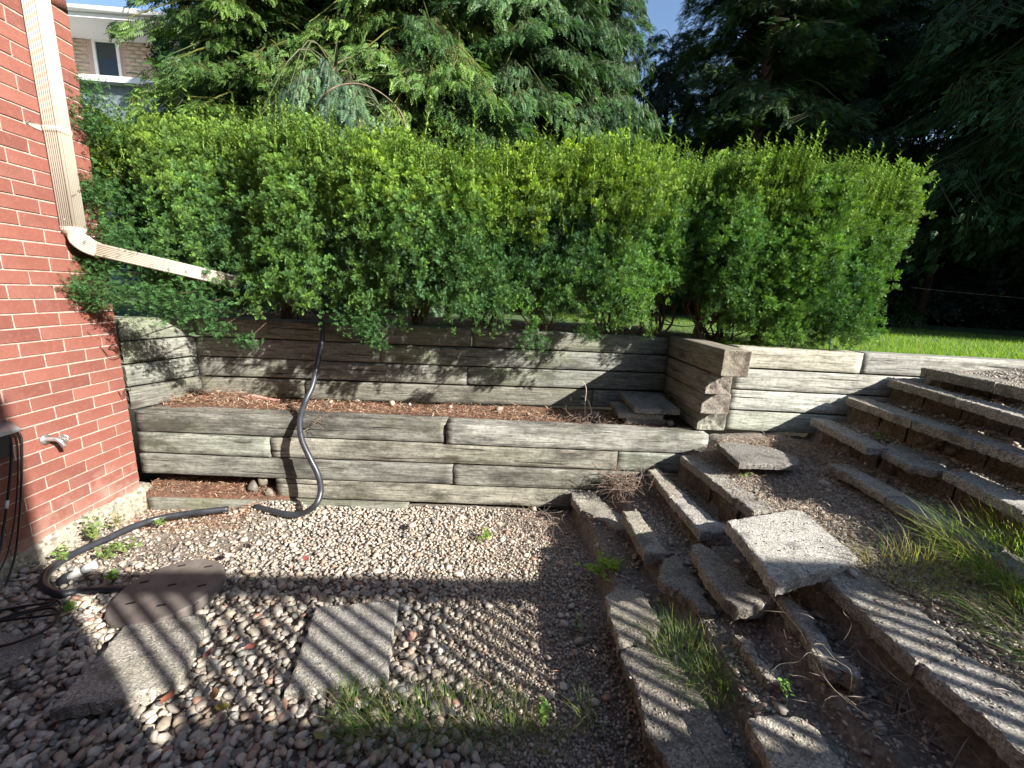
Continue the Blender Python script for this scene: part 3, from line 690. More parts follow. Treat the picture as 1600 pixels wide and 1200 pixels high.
# tangled roots and dead stems
def tangle(name, cx, cy, cz, n, R_, lab, cat, up_=.4, r0=.0013, colr=(.20, .15, .12), group=None):
    L = []
    for i in range(n):
        p = np.array([cx, cy, cz]) + rng.normal(0, R_ * .45, 3) * (1, 1, .35); d = rng.normal(0, 1, 3) * (1, 1, up_); d /= np.linalg.norm(d); pts = [p]
        st = R_ * rng.uniform(.18, .4)
        for k in range(5):
            d = d + rng.normal(0, .45, 3) * (1, 1, .7); d[2] -= .08; d /= np.linalg.norm(d); q = pts[-1] + d * st
            pts.append(q)
        L.append((smooth_path(pts, 3), np.linspace(r0 * rng.uniform(.6, 1.6), .0006, 16), 4))
    V, F, C = tubes_merged(L, colr); C = C * rng.uniform(.6, 1.6, (len(C), 1))
    o = obj(name, mesh_np(name, V, F, C), None, MTWIG); tag(o, lab, cat, group); return o
c = PZ(975, 752, .27); tangle('root_tangle', c[0], c[1], .27, 260, .12, 'matted brown root clump against the right end of the lower timber wall', 'roots', group='root tangles')
c = PZ(1020, 800, .18); tangle('root_tangle', c[0] - .02, c[1] + .1, .2, 45, .14, 'thin roots trailing over the small lit slab of the second step', 'roots', group='root tangles')
c = PZ(920, 650, .62); tangle('root_tangle', c[0], 2.80, .61, 80, .11, 'dry twig heap on the terrace left of the stacked pavers', 'roots', .25, group='root tangles')
c = PZ(1450, 1090, .33); tangle('root_tangle', c[0], c[1], .30, 90, .2, 'loose pale roots hanging in the dark hollow below the lowest right step', 'roots', .6, colr=(.22, .19, .16), group='root tangles')
c = PZ(1395, 1050, .36); tangle('root_tangle', c[0], c[1], .34, 30, .2, 'wiry dead stems crossing the dark treads left of the long grass', 'roots', .6, colr=(.2, .17, .13), group='root tangles')
tangle('root_tangle', .33, 2.42, .03, 50, .16, 'dry stems spread on the gravel at the foot of the first step', 'roots', .2, group='root tangles')
tangle('root_tangle', -1.15, 2.62, .55, 12, .07, 'a few dry roots hanging over the lower wall behind the black hose', 'roots', .6, group='root tangles')
st = PY(913, 600, 2.86)
o = tube('dead_stalk', smooth_path([PY(914, 656, 2.80), PY(914, 630, 2.80), PY(916, 608, 2.80), PY(911, 597, 2.80), PY(902, 594, 2.80)], 4), np.linspace(.0045, .0015, 17), m_plain('pale stalk', (.36, .30, .24), .8), None, 6)
tag(o, 'single pale dead stalk standing on the terrace in front of the upper timber wall', 'stalk')

# ------------------------------------------------------------------ loose stones that stand out
def stone(px, py, z, s, lab, colr, fl=.8, name='stone', grp=None, Yv=None):
    p = PZ(px, py, z) if Yv is None else PY(px, py, Yv)
    TV = I2[0] * (1 + (.55 if name != 'stone' else .3) * vnoise(I2[0] * 1.7 + px)[:, None] + .16 * vnoise(I2[0] * 3.5 + py)[:, None]) * np.array([1, .8, fl]) * s
    o = obj(name, mesh_np(name, TV, I2[1], np.tile(np.array(colr) * .68, (len(TV), 1)), smooth=False), None, MSTONE, loc=p); o.rotation_euler = (0, 0, px)
    tag(o, lab, 'stone', grp); return o
G1 = 'stones on the terrace between the walls'
for px, py, s, lab, c in [(430, 611, .020, 'white stone standing up beside the pink rubble on the terrace', (.62, .6, .55)), (375, 606, .022, 'pale stone at the left end of the terrace', (.5, .45, .38)),
        (517, 628, .016, 'small tan stone just right of the black hose on the terrace', (.55, .45, .36)), (559, 625, .021, 'round white speckled stone against the upper wall right of the hose', (.62, .62, .62)),
        (612, 630, .025, 'pale yellowish stone halfway along the left terrace', (.58, .5, .38)), (640, 632, .016, 'small white stone under the join in the upper wall', (.6, .6, .58)),
        (704, 636, .016, 'small cream stone on the middle of the terrace', (.6, .55, .48)), (780, 640, .034, 'largest pinkish stone on the middle of the terrace', (.42, .34, .29)),
        (825, 647, .02, 'reddish stone right of the largest terrace stone', (.42, .3, .24)), (927, 648, .036, 'long grey stone beside the twig heap', (.36, .34, .31)),
        (1047, 661, .034, 'mossy white rock between the stacked pavers and the timber ends', (.44, .45, .33)), (497, 622, .014, 'small orange brown stone touching the black hose', (.45, .3, .18))]:
    stone(px, py, .578, s, lab, c, .8, grp=G1)
stone(398, 760, 0, .045, 'left grey rock in the hollow under the lower wall', (.22, .20, .17), 1.3, 'rock', 'rocks in the hollow', 2.70)
stone(411, 752, 0, .036, 'upper right tan rock in the hollow under the lower wall', (.25, .22, .17), 1.1, 'rock', 'rocks in the hollow', 2.69)
stone(421, 770, 0, .028, 'lower rock leaning at the timber end beside the hollow', (.28, .24, .2), 1.1, 'rock', 'rocks in the hollow', 2.66)
G2 = 'larger stones on the gravel'
for px, py, s, lab, c in [(645, 820, .026, 'pale flat stone lying alone in the upper gravel', (.52, .46, .40)), (834, 795, .024, 'pinkish pale stone near the foot of the lower wall at right', (.5, .43, .37)),
        (404, 848, .021, 'white stone above right of the round lid', (.62, .58, .52)), (356, 868, .017, 'cream stone touching the top right rim of the round lid', (.62, .57, .5)),
        (258, 965, .017, 'white stone between the round lid and the tilted slab', (.66, .63, .58)), (634, 950, .02, 'round grey stone at the upper right corner of the middle slab', (.28, .28, .28)),
        (675, 937, .024, 'grey oval stone right of the middle slab in the rail shadow', (.33, .33, .33)), (1222, 1108, .02, 'white stone behind the lowest slab of the steps', (.55, .5, .44)), ]:
    stone(px, py, .02 if px < 1000 else .24, s, lab, c, .6, grp=G2)
stone(1333, 895, .47, .018, 'small white stone on the step beside the big loose slab', (.6, .58, .55), .7, grp=G2)
stone(1580, 805, .66, .026, 'round pale stone on the upper right tread', (.3, .29, .26), .6, grp=G2)
stone(1290, 755, .55, .02, 'pale chip on the landing by the third kerb', (.4, .38, .35), .6, grp=G2)
stone(905, 975, 0, .014, 'white flake on the dark soil beside the first step', (.6, .58, .55), .5, grp=G2)
# rubble in the risers
for px, py, lab in [(1440, 688, 'left'), (1462, 700, 'middle'), (1490, 706, 'right')]:
    p = PX(px, py, 2.46); o = stone(px, py, .75, .04, lab + ' one of three rounded rubble stones packed under the broken upper step', (.22, .17, .12), .8, 'rubble_stone', 'rubble stones under the step'); o.location = p
# pink crumbled insulation
P_ = []
for px, py, sc, n in ((405, 615, .06, 200),):
    c = PZ(px, py, .60); x = rng.normal(c[0], .085, 420); y = np.clip(rng.normal(c[1] + .0, .028, 420), 2.80, 3.05)
    z = .575 + .03 * np.exp(-((x - c[0]) / .08) ** 2) * rng.uniform(.3, 1, 420)
    T = pebbles(np.stack([x, y, z], 1), rng.uniform(.005, .011, 420), False)
    P_ += [(v, f, np.tile(np.array([(.52, .27, .23)]), (len(c_), 1)) * rng.uniform(.8, 1.2, (len(c_), 1))) for v, f, c_ in T]
V, F, C = merge(P_); tag(obj('pink_rubble', mesh_np('pink_rubble', V, F, C), None, MSTONE), 'small heap of crumbled pink material on the terrace left of the hose', 'rubble')

# ------------------------------------------------------------------ round lid
c = PZ(263, 919, .035); rr = .213
bm = bmesh.new(); n = 56
rings = [(rr - .008, -.055), (rr, -.04), (rr, -.008), (rr - .006, -.001), (rr - .014, 0)]
vv = [[bm.verts.new((r_ * cos(2 * pi * i / n), r_ * sin(2 * pi * i / n), z_)) for i in range(n)] for r_, z_ in rings]
for k in range(4):
    for i in range(n): bm.faces.new([vv[k][i], vv[k][(i + 1) % n], vv[k + 1][(i + 1) % n], vv[k + 1][i]])
bm.faces.new(vv[-1]); me = bpy.data.meshes.new('lid'); bm.to_mesh(me); bm.free()
lid = empty('sump_lid', c); tag(lid, 'round brown lid with short dark slots lying in the gravel beside the weeds', 'lid')
o = obj('cover', me, lid, MLID, loc=(0, 0, 0)); lid.rotation_euler = (radians(1.5), radians(-4), 0)
MHOLE = m_plain('dark slot', (.008, .007, .006), .9)
for px, py in [(225, 907), (269, 914), (316, 918), (284, 884), (326, 888), (203, 940), (252, 946)]:
    q = PZ(px, py, .035) - c; o = box('slot', (-.017, -.005, -.004), (.017, .005, .0015), MHOLE, lid); o.matrix_parent_inverse = Matrix.Identity(4)
    o.location = (q[0], q[1], .0); o.rotation_euler = (0, 0, .25)

# ------------------------------------------------------------------ downspout
ds = empty('downspout', (-2.28, 2.43, 0)); tag(ds, 'beige ribbed rectangular downspout running down the brick corner and bending into the hedge', 'downspout')
def section(w, d, ribs=True):
    """closed profile: u along wall (w), v outwards (d); shallow flutes on every face"""
    P = []; r = .011
    def side(a, b, n=24):
        a = np.array(a); b = np.array(b); t_ = (b - a) / np.linalg.norm(b - a); nrm = np.array([t_[1], -t_[0]])
        for i in range(n):
            s_ = i / (n - 1); off = -.0045 if (ribs and i % 4 in (1, 2)) else 0
            P.append(a + (b - a) * s_ + nrm * off)
    def arc(cx, cy, a0):
        for k in range(1, 4): an = a0 + k * pi / 8; P.append(np.array([cx + r * cos(an), cy + r * sin(an)]))
    side((r, 0), (w - r, 0)); arc(w - r, r, -pi / 2); side((w, r), (w, d - r)); arc(w - r, d - r, 0); side((w - r, d), (r, d)); arc(r, d - r, pi / 2); side((0, d - r), (0, r)); arc(r, r, pi)
    return np.array(P) - np.array([w / 2, d / 2])
def sweep(name, path, uvs, prof, mat, parent, scales=None):
    n = len(prof); V = []
    for i, (p, (u, v)) in enumerate(zip(path, uvs)):
        s = 1 if scales is None else scales[i]
        V.append(p + s * (prof[:, :1] * u + prof[:, 1:] * v))
    V = np.concatenate(V); k = len(path); i = np.arange(k - 1)[:, None] * n; j = np.arange(n)[None]; j2 = (j + 1) % n
    F = np.stack([i + j, i + j2, i + n + j2, i + n + j], -1).reshape(-1, 4)
    me = mesh_np(name, V, [F, np.arange(n)[None, ::-1] + 0, np.arange((k - 1) * n, k * n)[None]])
    return obj(name, me, parent, mat)
prof = section(.076, .080)
# profile u -> world -Y... (u along wall = +Y, v outward = +X)
cx, cy = WX + .044, 2.428
Uw, Vw = np.array([0, 1., 0]), np.array([1., 0, 0])
sweep('pipe', [np.array([cx, cy, z]) for z in (3.74, 2.6, 1.66)], [(Uw, Vw)] * 3, prof, MPIPE, ds)
e0 = np.array([cx, cy, 1.665]); e1 = PY(160, 400, 2.62) ; end = ray(372, 441) * 2.58 + np.array([0, 0, EYE])
dirn = end - (e0 + np.array([0, 0, -.10])); dirn /= np.linalg.norm(dirn)
# elbow: arc from straight down to dirn
path, uvs = [], []
steps_n = 12; R_e = .11; down = np.array([0, 0, -1.]); p = e0.copy(); v_prev = Vw.copy()
tot = math.acos(np.clip(down @ dirn, -1, 1)); axis_h = dirn - down * (dirn @ down); axis_h /= np.linalg.norm(axis_h)
for i in range(steps_n + 1):
    a = tot * i / steps_n; t = down * cos(a) + axis_h * sin(a)
    pos = e0 + axis_h * R_e * (1 - cos(a)) + down * R_e * sin(a)
    side_ = np.cross(down, axis_h); side_ /= np.linalg.norm(side_)
    blend = min(1, i / 5); side0 = Vw * (1 - blend) + (side_ if side_ @ Vw > 0 else -side_) * blend; side0 -= t * (side0 @ t); side0 /= np.linalg.norm(side0)
    uu = np.cross(side0, t); uu = uu if True else -uu
    sc = 1.03 if i in (1, steps_n - 1) else (1.0 + (.018 if i % 2 else 0))
    path.append(pos); uvs.append((uu if uu @ (Uw if i < 3 else -down) > -2 else -uu, side0))
    lastu, lastv, lastt = uu, side0, t
# keep orientation consistent with the straight pipe
if uvs[0][0] @ Uw < 0: uvs = [(-u, v) for u, v in uvs]; lastu = -lastu
sweep('elbow', path, uvs, prof * 1.03, MPIPE, ds)
p0 = path[-1]; endp = end
sweep('extension', [p0 - lastt * .01, p0 + (endp - p0) * .5, endp], [(lastu, lastv)] * 3, prof * .97, MPIPE, ds)
for f in (.45,): # seam band on the extension
    q = p0 + (endp - p0) * f; sweep('seam', [q, q + lastt * .006], [(lastu, lastv)] * 2, prof * 1.02, MPIPE, ds)
q = endp; sweep('end_collar', [q - lastt * .012, q], [(lastu, lastv)] * 2, prof * 1.04, MPIPE, ds)
# strap with pointed tab on the wall
zs = PX(70, 195, WX + .07)[2]
strap = sweep('strap', [np.array([cx, cy, zs + .013]), np.array([cx, cy, zs - .013])], [(Uw, Vw)] * 2, prof * 1.05, MPIPE, ds)
for sgn in (-1,):
    y0 = cy - .041
    V = np.array([(WX + .001, y0, zs - .014), (WX + .001, y0 - .05, zs - .010), (WX + .001, y0 - .065, zs + .0), (WX + .001, y0 - .05, zs + .012), (WX + .001, y0, zs + .014)]); V2 = V + (.003, 0, 0)
    VV = np.vstack([V, V2]); F5 = np.array([[9, 8, 7, 6, 5], [0, 1, 2, 3, 4]]); F4 = np.array([[i, (i + 1) % 5, (i + 1) % 5 + 5, i + 5] for i in range(5)])
    obj('strap_tab', mesh_np('strap_tab', VV, [F5, F4]), ds, MPIPE)
for px, py in ((100, 343), (163, 385), (168, 400)):
    q = PX(px, py, cx + .043); V, F = tube_np([q, q + np.array([.004, 0, 0])], .004, 6); obj('screw', mesh_np('screw', V, F), ds, MMETAL)

# ------------------------------------------------------------------ hoses and pipe stub
pts = [endp + np.array([.02, .02, 0.]), PY(420, 455, 2.75), PY(475, 475, 2.88), PY(500, 500, 2.9), PY(503, 530, 2.88), PY(497, 560, 2.84), PY(489, 600, 2.78), PY(477, 628, 2.70), PY(469, 655, 2.60), PY(471, 685, 2.53), PY(484, 715, 2.49), PY(497, 742, 2.47), PY(501, 768, 2.45), PY(492, 790, 2.40), PZ(470, 803, .012), PZ(445, 803, .004), PZ(420, 797, -.002), PZ(400, 792, -.01)]
o = tube('drain_hose', smooth_path(pts, 7), .0185, MBLACK, None, 14); tag(o, 'black drain hose hanging from the hedge over both timber walls and curling onto the gravel', 'hose')
pts = [PZ(357, 795, -.02), PZ(320, 799, -.012), PZ(280, 804, -.012), PZ(240, 812, -.012), PZ(200, 826, 0), PZ(165, 843, 0), PZ(130, 858, .005), PZ(98, 875, .01), PZ(74, 895, .015), PZ(69, 915, .015), PZ(92, 928, .01), PZ(125, 924, .0), PZ(170, 921, .0), PZ(230, 920, -.01)]
o = tube('drain_hose', smooth_path(pts, 7), .018, MBLACK, None, 14); tag(o, 'black drain hose lying on the dirt, looping by the brick footing towards the lid', 'hose')
pv = empty('pipe_stub', PZ(120, 896, .03)); tag(pv, 'short grey and white plastic pipe stub pointing up among the weeds', 'pipe')
a, b = PZ(108, 902, .02), PZ(150, 882, .065); u = (b - a)
tube('pipe', [a, a + u * .6], .02, MPVC, pv, 16); tube('sleeve', [a + u * .55, a + u * .9], .0235, MPVC, pv, 16); tube('rim', [a + u * .9, a + u * 1.0], .0215, MPVCW, pv, 16)
o = tube('elbow_fitting', smooth_path([a - u * .25 + (0, 0, -.01), a - u * .05, a + u * .1], 4), .026, MBLACK, pv, 14)

# ------------------------------------------------------------------ faucet, meter box, cables
fa = empty('garden_faucet', PX(72, 690, WX)); tag(fa, 'old metal garden faucet with a round handle on the brick wall', 'faucet')
q = PX(70, 688, WX)
tube('spout', smooth_path([q + (.0, 0, .005), q + (.03, 0, .008), q + (.06, .005, .004), q + (.075, .01, -.018), q + (.078, .012, -.035)], 5), .011, MMETAL, fa, 12)
tube('flange', [q + (.0, 0, .005), q + (.008, 0, .005)], .026, MMETAL, fa, 16)
h = q + np.array([.06, .035, .0])
tube('stem', [q + (.045, .005, .006), h], .006, MMETAL, fa, 8)
ang = np.linspace(0, 2 * pi, 25); hp = [h + np.array([.022 * cos(t), .004 * math.sin(4 * t), .022 * sin(t)]) for t in ang]
tube('handle', hp, .0045, MMETAL, fa, 8)
for k in range(3):
    t = k * pi / 3; tube('handle_spoke', [h + np.array([.022 * cos(t), 0, .022 * sin(t)]), h - np.array([.022 * cos(t), 0, .022 * sin(t)])], .003, MMETAL, fa, 6)
mb = empty('meter_box', (WX, 1.92, .7)); tag(mb, 'grey utility box with cables hanging below it, cut by the left edge of the picture', 'utility box')
c = PX(36, 672, WX + .06)
V = np.array([(WX, c[1] + .005, c[2] + .045), (WX + .055, c[1] - .006, c[2] + .012), (WX + .06, c[1], c[2] - .002), (WX, c[1] + .012, c[2] - .006)])
V2 = V.copy(); V2[:, 1] -= .30; VV = np.vstack([V, V2]); F4 = np.array([(0, 4, 5, 1), (1, 5, 6, 2), (2, 6, 7, 3), (3, 7, 4, 0), (0, 1, 2, 3), (7, 6, 5, 4)])
obj('cover', mesh_np('cover', VV, F4), mb, MBOX)
box('body', (WX, c[1] - .28, c[2] - .11), (WX + .05, c[1] - .05, c[2] - .007), MRUB, mb, .004)
def cable(pxs, dx, r, lab):
    P = [PX(x, y, WX + d) for (x, y), d in zip(pxs, dx)]; o = tube('cable', smooth_path(P, 6), r, MRUB, None, 8); tag(o, lab, 'cable', 'black cables under the utility box')
cable([(14, 678), (18, 700), (17, 730), (12, 780), (5, 830), (0, 860), (-20, 900)], [.045, .05, .05, .045, .05, .07, .1], .0055, 'thickest black cable, leftmost of those hanging below the utility box')
cable([(24, 677), (28, 700), (28, 740), (25, 790), (20, 830), (10, 870), (-8, 905)], [.04, .045, .045, .04, .04, .05, .08], .003, 'thin middle cable hanging below the utility box')
cable([(30, 676), (34, 690), (34, 740), (31, 800), (25, 860), (14, 900), (0, 935), (-30, 960)], [.045, .05, .05, .055, .06, .08, .12, .2], .0042, 'rightmost black cable curving from the utility box down to the soil')
o = tube('cable_tag', [PX(12, 782, WX + .06), PX(10, 795, WX + .06)], .006, MPVCW, None, 8); tag(o, 'short white tag taped on the thick cable by the brick wall', 'cable tag')
for k, lab in enumerate(('uppermost strand of the black cable coil in the shadow by the footing', 'middle strand of the black cable coil in the shadow by the footing', 'lowest strand of the black cable coil, reaching over the dark slab')):
    P = [PZ(*q, .03) for q in ([(-40, 965), (10, 952), (60, 944), (86, 940), (60, 950), (15, 962), (-40, 985)], [(-40, 985), (10, 968), (50, 955), (82, 950), (90, 958), (70, 962), (20, 968), (-40, 978)], [(-40, 1012), (0, 1010), (40, 998), (80, 978), (96, 950), (88, 938), (60, 936)])[k]]
    o = tube('cable', smooth_path(P, 6), .005, MRUB, None, 8); tag(o, lab, 'cable', 'coiled cable on the ground')

# ------------------------------------------------------------------ yew hedge
def sprig_template(npair=7, w=.13, L=.42, lift=.25):
    V, F = [], []
    for i in range(npair * 2 + 1):
        t = .12 + .80 * (i // 2) / npair; s = 1 if i % 2 else -1
        an = radians(58 - 30 * t); ln = L * (1 - .45 * t)
        if i == npair * 2: d = np.array([1, 0, .1]); t = .75; ln = L * .7
        else: d = np.array([cos(an), s * sin(an), lift * (1 if (i // 2) % 2 else -.3)])
        p = np.array([t, 0, 0]); q = np.cross(d, (0, 0, 1.)); q /= np.linalg.norm(q)
        b = len(V); V += [p - q * w * .3, p + d * ln * .5 + q * w * .5 + (0, 0, .03), p + d * ln, p + d * ln * .5 - q * w * .5]; F.append((b, b + 3, b + 2, b + 1))
    return np.array(V), np.array(F)
SPR = sprig_template(); SPR_S = sprig_template(5, .17, .5)
def shoot_template(n=11):
    V, F = [], []
    V += [(0, -.012, 0), (0, .012, 0), (1, 0, 0)]; F3 = [(0, 1, 2)]
    for i in range(n * 2):
        t = .1 + .88 * i / (n * 2); a = i * 2.4; L = .16 * (1 - .4 * t); d = np.array([.75, cos(a), sin(a)]); d /= np.linalg.norm(d); q = np.cross(d, (1., 0, 0)); q /= np.linalg.norm(q)
        p = np.array([t, 0, 0]); b = len(V); V += [tuple(p - q * .022), tuple(p + q * .022), tuple(p + d * L)]; F3.append((b, b + 1, b + 2))
    return np.array(V), np.array(F3)
SHO = shoot_template()
def yew_patch(seed, nt_=88, size=.17, up=(0, 1, 0)):
    """a pad of branch tips, x right, y up, z outwards: each tip is a rosette of needled sprigs"""
    r = np.random.default_rng(seed); K = 15; cc = np.stack([r.uniform(-size, size, K), r.uniform(-size, size, K), r.uniform(-.065, .035, K)], 1); ci = r.integers(0, K, nt_)
    c = cc[ci] + r.normal(0, 1, (nt_, 3)) * np.array([.024, .038, .014])
    rad = np.hypot(c[:, 0], c[:, 1]) / size; c[:, 2] += .05 - .07 * rad ** 2 - (r.uniform(0, 1, nt_) < .3) * r.uniform(.05, .18, nt_) + r.uniform(-.015, .02, nt_)
    ns_ = 13; P = np.repeat(c, ns_, 0); k = len(P); D = r.normal(0, .62, (k, 3)) + np.array([0, .5, .7]); D /= np.linalg.norm(D, axis=1, keepdims=True)
    P = P + D * r.uniform(0, .012, (k, 1)); sh = np.repeat(r.uniform(.7, 1.2, K)[ci] * r.uniform(.85, 1.15, nt_), ns_)[:, None] * r.uniform(.8, 1.2, (k, 1))
    hue = np.repeat(r.uniform(0, 1, (nt_, 1)), ns_, 0); C = (np.array([.85, .9, 1.15]) * (1 - hue) + np.array([1.25, 1.15, .7]) * hue) * sh
    V, F, C = scatter(SPY[0], SPY[1], frames(D, r.uniform(-1.5, 1.5, k), r.uniform(.017, .030, k)), P, C)
    tip = (np.linalg.norm(SPY[0], axis=1) > .62); C = C.reshape(k, -1, 3); C[:, tip] *= 1.5; return mesh_np('branch', V, F, C.reshape(-1, 3))
SPY = sprig_template(5, .10, .46)
PADS = [yew_patch(500 + i) for i in range(6)]
for p_ in PADS: p_.materials.append(MLEAF)
def put_pad(parent, me, P, out, up, sc, colr):
    out = Vector(out).normalized(); up = Vector(up); x_ = up.cross(out).normalized(); y_ = out.cross(x_)
    o = bpy.data.objects.new('branch', me); col.objects.link(o); o.parent = parent
    R_ = Matrix((x_, y_, out)).transposed().to_4x4(); R_ = R_ @ Matrix.Rotation(random.uniform(-.35, .35), 4, 'Z')
    sx = sc * random.choice((-1, 1)); o.matrix_basis = Matrix.Translation(Vector(P) - Vector(parent.location)) @ R_ @ Matrix.Diagonal((sx, sc * random.uniform(.9, 1.2), sc, 1)); o.color = (*colr, 1); return o
def hedge(parent, front, top_z, bot_z, x0, x1, depth, nx, nz, sides=(1,), shoots=300, yel=None, side_shift=lambda z: (0, 0), gap=1.0):
    dkc = np.array((.040, .098, .038)); ltc = np.array((.110, .21, .048)); yl = np.array((.26, .36, .034)); cnt = 0
    def colour(x, z, v):
        n_ = vnoise(np.array([[x * 3.1, z * 3.1, 4.2]]))[0] * .5 + .5; c = dkc * (1 - n_) + ltc * n_; c = c * random.uniform(.85, 1.2)
        y_ = np.clip((v - .52) / .48, 0, 1) ** 1.2 * (yel(x) if yel else 1) * random.uniform(.45, 1); return c * (1 - y_) + yl * y_
    for i in range(nx):
        for j in range(nz):
            v = (j + .5 + random.uniform(-.3, .3)) / nz; xx = x0 + (x1 - x0) * (i + .5 + random.uniform(-.35, .35)) / nx
            zt = float(top_z(xx)) - .06; zb = float(bot_z(xx)) + .09; z = zb + (zt - zb) * v
            sh = side_shift(z); fx = (xx - x0) / (x1 - x0); xx += sh[0] * (1 - fx) + sh[1] * fx
            l_ = .12 * vnoise(np.array([[xx * 4.6, z * 2.2, 9.1]]))[0] + .06 * vnoise(np.array([[xx * 9, z * 9, 2.1]]))[0] + random.uniform(-.035, .035)
            y = float(front(xx, z)) + .05 - l_ + .10 * max(0, v - .85) / .15
            o = put_pad(parent, PADS[(i * 5 + j * 3 + i // 3) % 6], (xx, y, z), (random.uniform(-.3, .3), -1, .15 + .5 * max(0, v - .8) / .2 + random.uniform(-.2, .25)), (0, 0, 1), random.uniform(.82, 1.15), colour(xx, z, v)); cnt += 1
    nd_ = max(2, int(depth / .26))
    for i in range(int(nx * .8)):
        for j in range(nd_):
            xx = x0 + (x1 - x0) * (i + .5 + random.uniform(-.3, .3)) / int(nx * .8); sh = side_shift(float(top_z(xx))); fx = (xx - x0) / (x1 - x0); xx += sh[0] * (1 - fx) + sh[1] * fx
            put_pad(parent, PADS[(i + j) % 6], (xx, float(front(xx, 2.2)) + .12 + depth * (j + .3) / nd_, float(top_z(xx)) - .06 + random.uniform(-.05, .03)), (random.uniform(-.2, .2), -.25, 1), (0, 1, .2), random.uniform(1.0, 1.3), colour(xx, 2.2, 1)); cnt += 1
    for e in sides:
        for i in range(max(3, int(depth / .17))):
            for j in range(nz):
                v = (j + .5) / nz; xe = x1 if e else x0; z = float(bot_z(xe)) + .08 + (float(top_z(xe)) - .12 - float(bot_z(xe))) * v; xx = xe + side_shift(z)[e] - (.05 if e else -.05) + random.uniform(-.05, .05)
                put_pad(parent, PADS[(i + 2 * j) % 6], (xx, float(front(xx, z)) + .08 + i * .17, z), (1 if e else -1, random.uniform(-.4, .2), .2), (0, 0, 1), random.uniform(.9, 1.2), colour(xx, z, v)); cnt += 1
    # upright young shoots
    k = shoots; x = rng.uniform(x0 - .02, x1 + .02, k); sh = side_shift(top_z(x)); x = x + np.where(x > (x0 + x1) / 2, sh[1], sh[0]) * np.clip((x - x0) / (x1 - x0), 0, 1); dy = np.abs(rng.normal(.02, .20, k)).clip(0, depth); zz = top_z(x) - .13
    zz = zz - rng.uniform(0, .35, k) * (rng.uniform(0, 1, k) < .3)
    P = np.stack([x, front(x, zz) + dy - .02, zz], 1); d = np.stack([rng.normal(.04, .12, k), rng.normal(-.08, .12, k), np.ones(k)], 1)
    Lg = rng.uniform(.11, .24, k) * (1 + (rng.uniform(0, 1, k) < .12) * rng.uniform(.2, .7, k)); Cc = np.array((.165, .26, .05)) * rng.uniform(.55, 1.3, (k, 1))
    s1 = scatter(SHO[0], SHO[1], frames(d, rng.uniform(0, 6, k), Lg), P, Cc); o = obj('shoots', mesh_np('shoots', s1[0], s1[1], s1[2]), parent, MLEAF)
def stems(parent, spots, z0, z1, spread, name='stem', n=6, r=.012):
    for (x, y) in spots:
        L = []
        for k in range(n):
            a = rng.uniform(0, 2 * pi); tip = np.array([x + cos(a) * spread * rng.uniform(.4, 1), y + sin(a) * spread * .7, z1 + rng.uniform(-.1, .15)]); b = np.array([x + rng.normal(0, .03), y + rng.normal(0, .03), z0])
            mids = [b + (tip - b) * t + rng.normal(0, .035, 3) for t in (.25, .5, .75)]
            L.append((smooth_path([b] + mids + [tip], 4), np.linspace(r * rng.uniform(.6, 1.2), .004, 17), 6))
            for q in range(3):
                s_ = mids[q % 3]; tt = s_ + rng.normal(0, .14, 3) + (0, 0, .08); L.append((smooth_path([s_, (s_ + tt) / 2 + rng.normal(0, .02, 3), tt], 4), np.linspace(.005, .0018, 9), 4))
        V, F, C = tubes_merged(L, (.11, .07, .05)); obj(name, mesh_np(name, V, F, C), parent, MTWIG)
h1 = empty('yew_hedge', (-.5, 3.4, 1.17)); tag(h1, 'long clipped yew hedge with yellow green top growing over the upper timber wall', 'hedge')
def f1(x, z): return 2.50 + .05 * np.sin(x * 2.7) - .05 * (z - 1.8) + .30 * np.clip((x - .75) / .5, 0, 1) + .19 * np.clip((-1.2 - x) / .3, 0, 1) + .12 * np.clip((-2.1 - x) / .2, 0, 1)
def t1(x): return 2.27 + .03 * np.sin(x * 3.1) - .06 * np.clip((x + 1.2) / 1.2, 0, 1) + .10 * np.clip((x - .2), 0, 1) + .06 * np.clip((-1.6 - x) / .6, 0, 1)
def b1(x): return 1.325 + .05 * np.sin(x * 5.3) - .09 * np.exp(-((x + 1.0) / .22) ** 2) - .12 * np.exp(-((x - .1) / .18) ** 2) + .26 * np.clip((x - .85) / .35, 0, 1) + .03 * np.clip((-1.3 - x) / .6, 0, 1)
hedge(h1, f1, t1, b1, -2.80, 1.56, .95, 29, 8, shoots=1300, yel=lambda x: float(np.clip(.62 + .38 * np.sin(x * 2.1 + 1.2), .2, 1)), sides=())
stems(h1, [(-1.6, 3.3), (-1.1, 3.35), (-.6, 3.3), (-.1, 3.35), (.4, 3.3), (.9, 3.3), (1.25, 3.25)], LZ - .02, 1.75, .32, n=9)
h2 = empty('yew_shrub', (2.1, 3.2, 1.17)); tag(h2, 'separate yew shrub at the right end of the hedge, flaring wider at its shaggy top', 'shrub')
def f2(x, z): return 2.70 + .16 * ((x - 2.0) / .75) ** 2 - .04 * (z - 1.8)
def t2(x): return 2.29 + .05 * np.sin(x * 4) + 0 * x
def b2(x): return 1.20 + .05 * np.sin(x * 9) + .30 * np.exp(-((x - 1.42) / .14) ** 2)
hedge(h2, f2, t2, b2, 1.46, 2.44, 1.0, 10, 9, shoots=1300, yel=lambda x: .48, sides=(0, 1), side_shift=lambda z: (-.02 * (z - 1.3), .32 * np.clip((z - 1.25) / .95, 0, 1.1)))
stems(h2, [(1.55, 3.05), (1.75, 3.15), (2.1, 3.2)], LZ - .02, 1.6, .25, n=10)
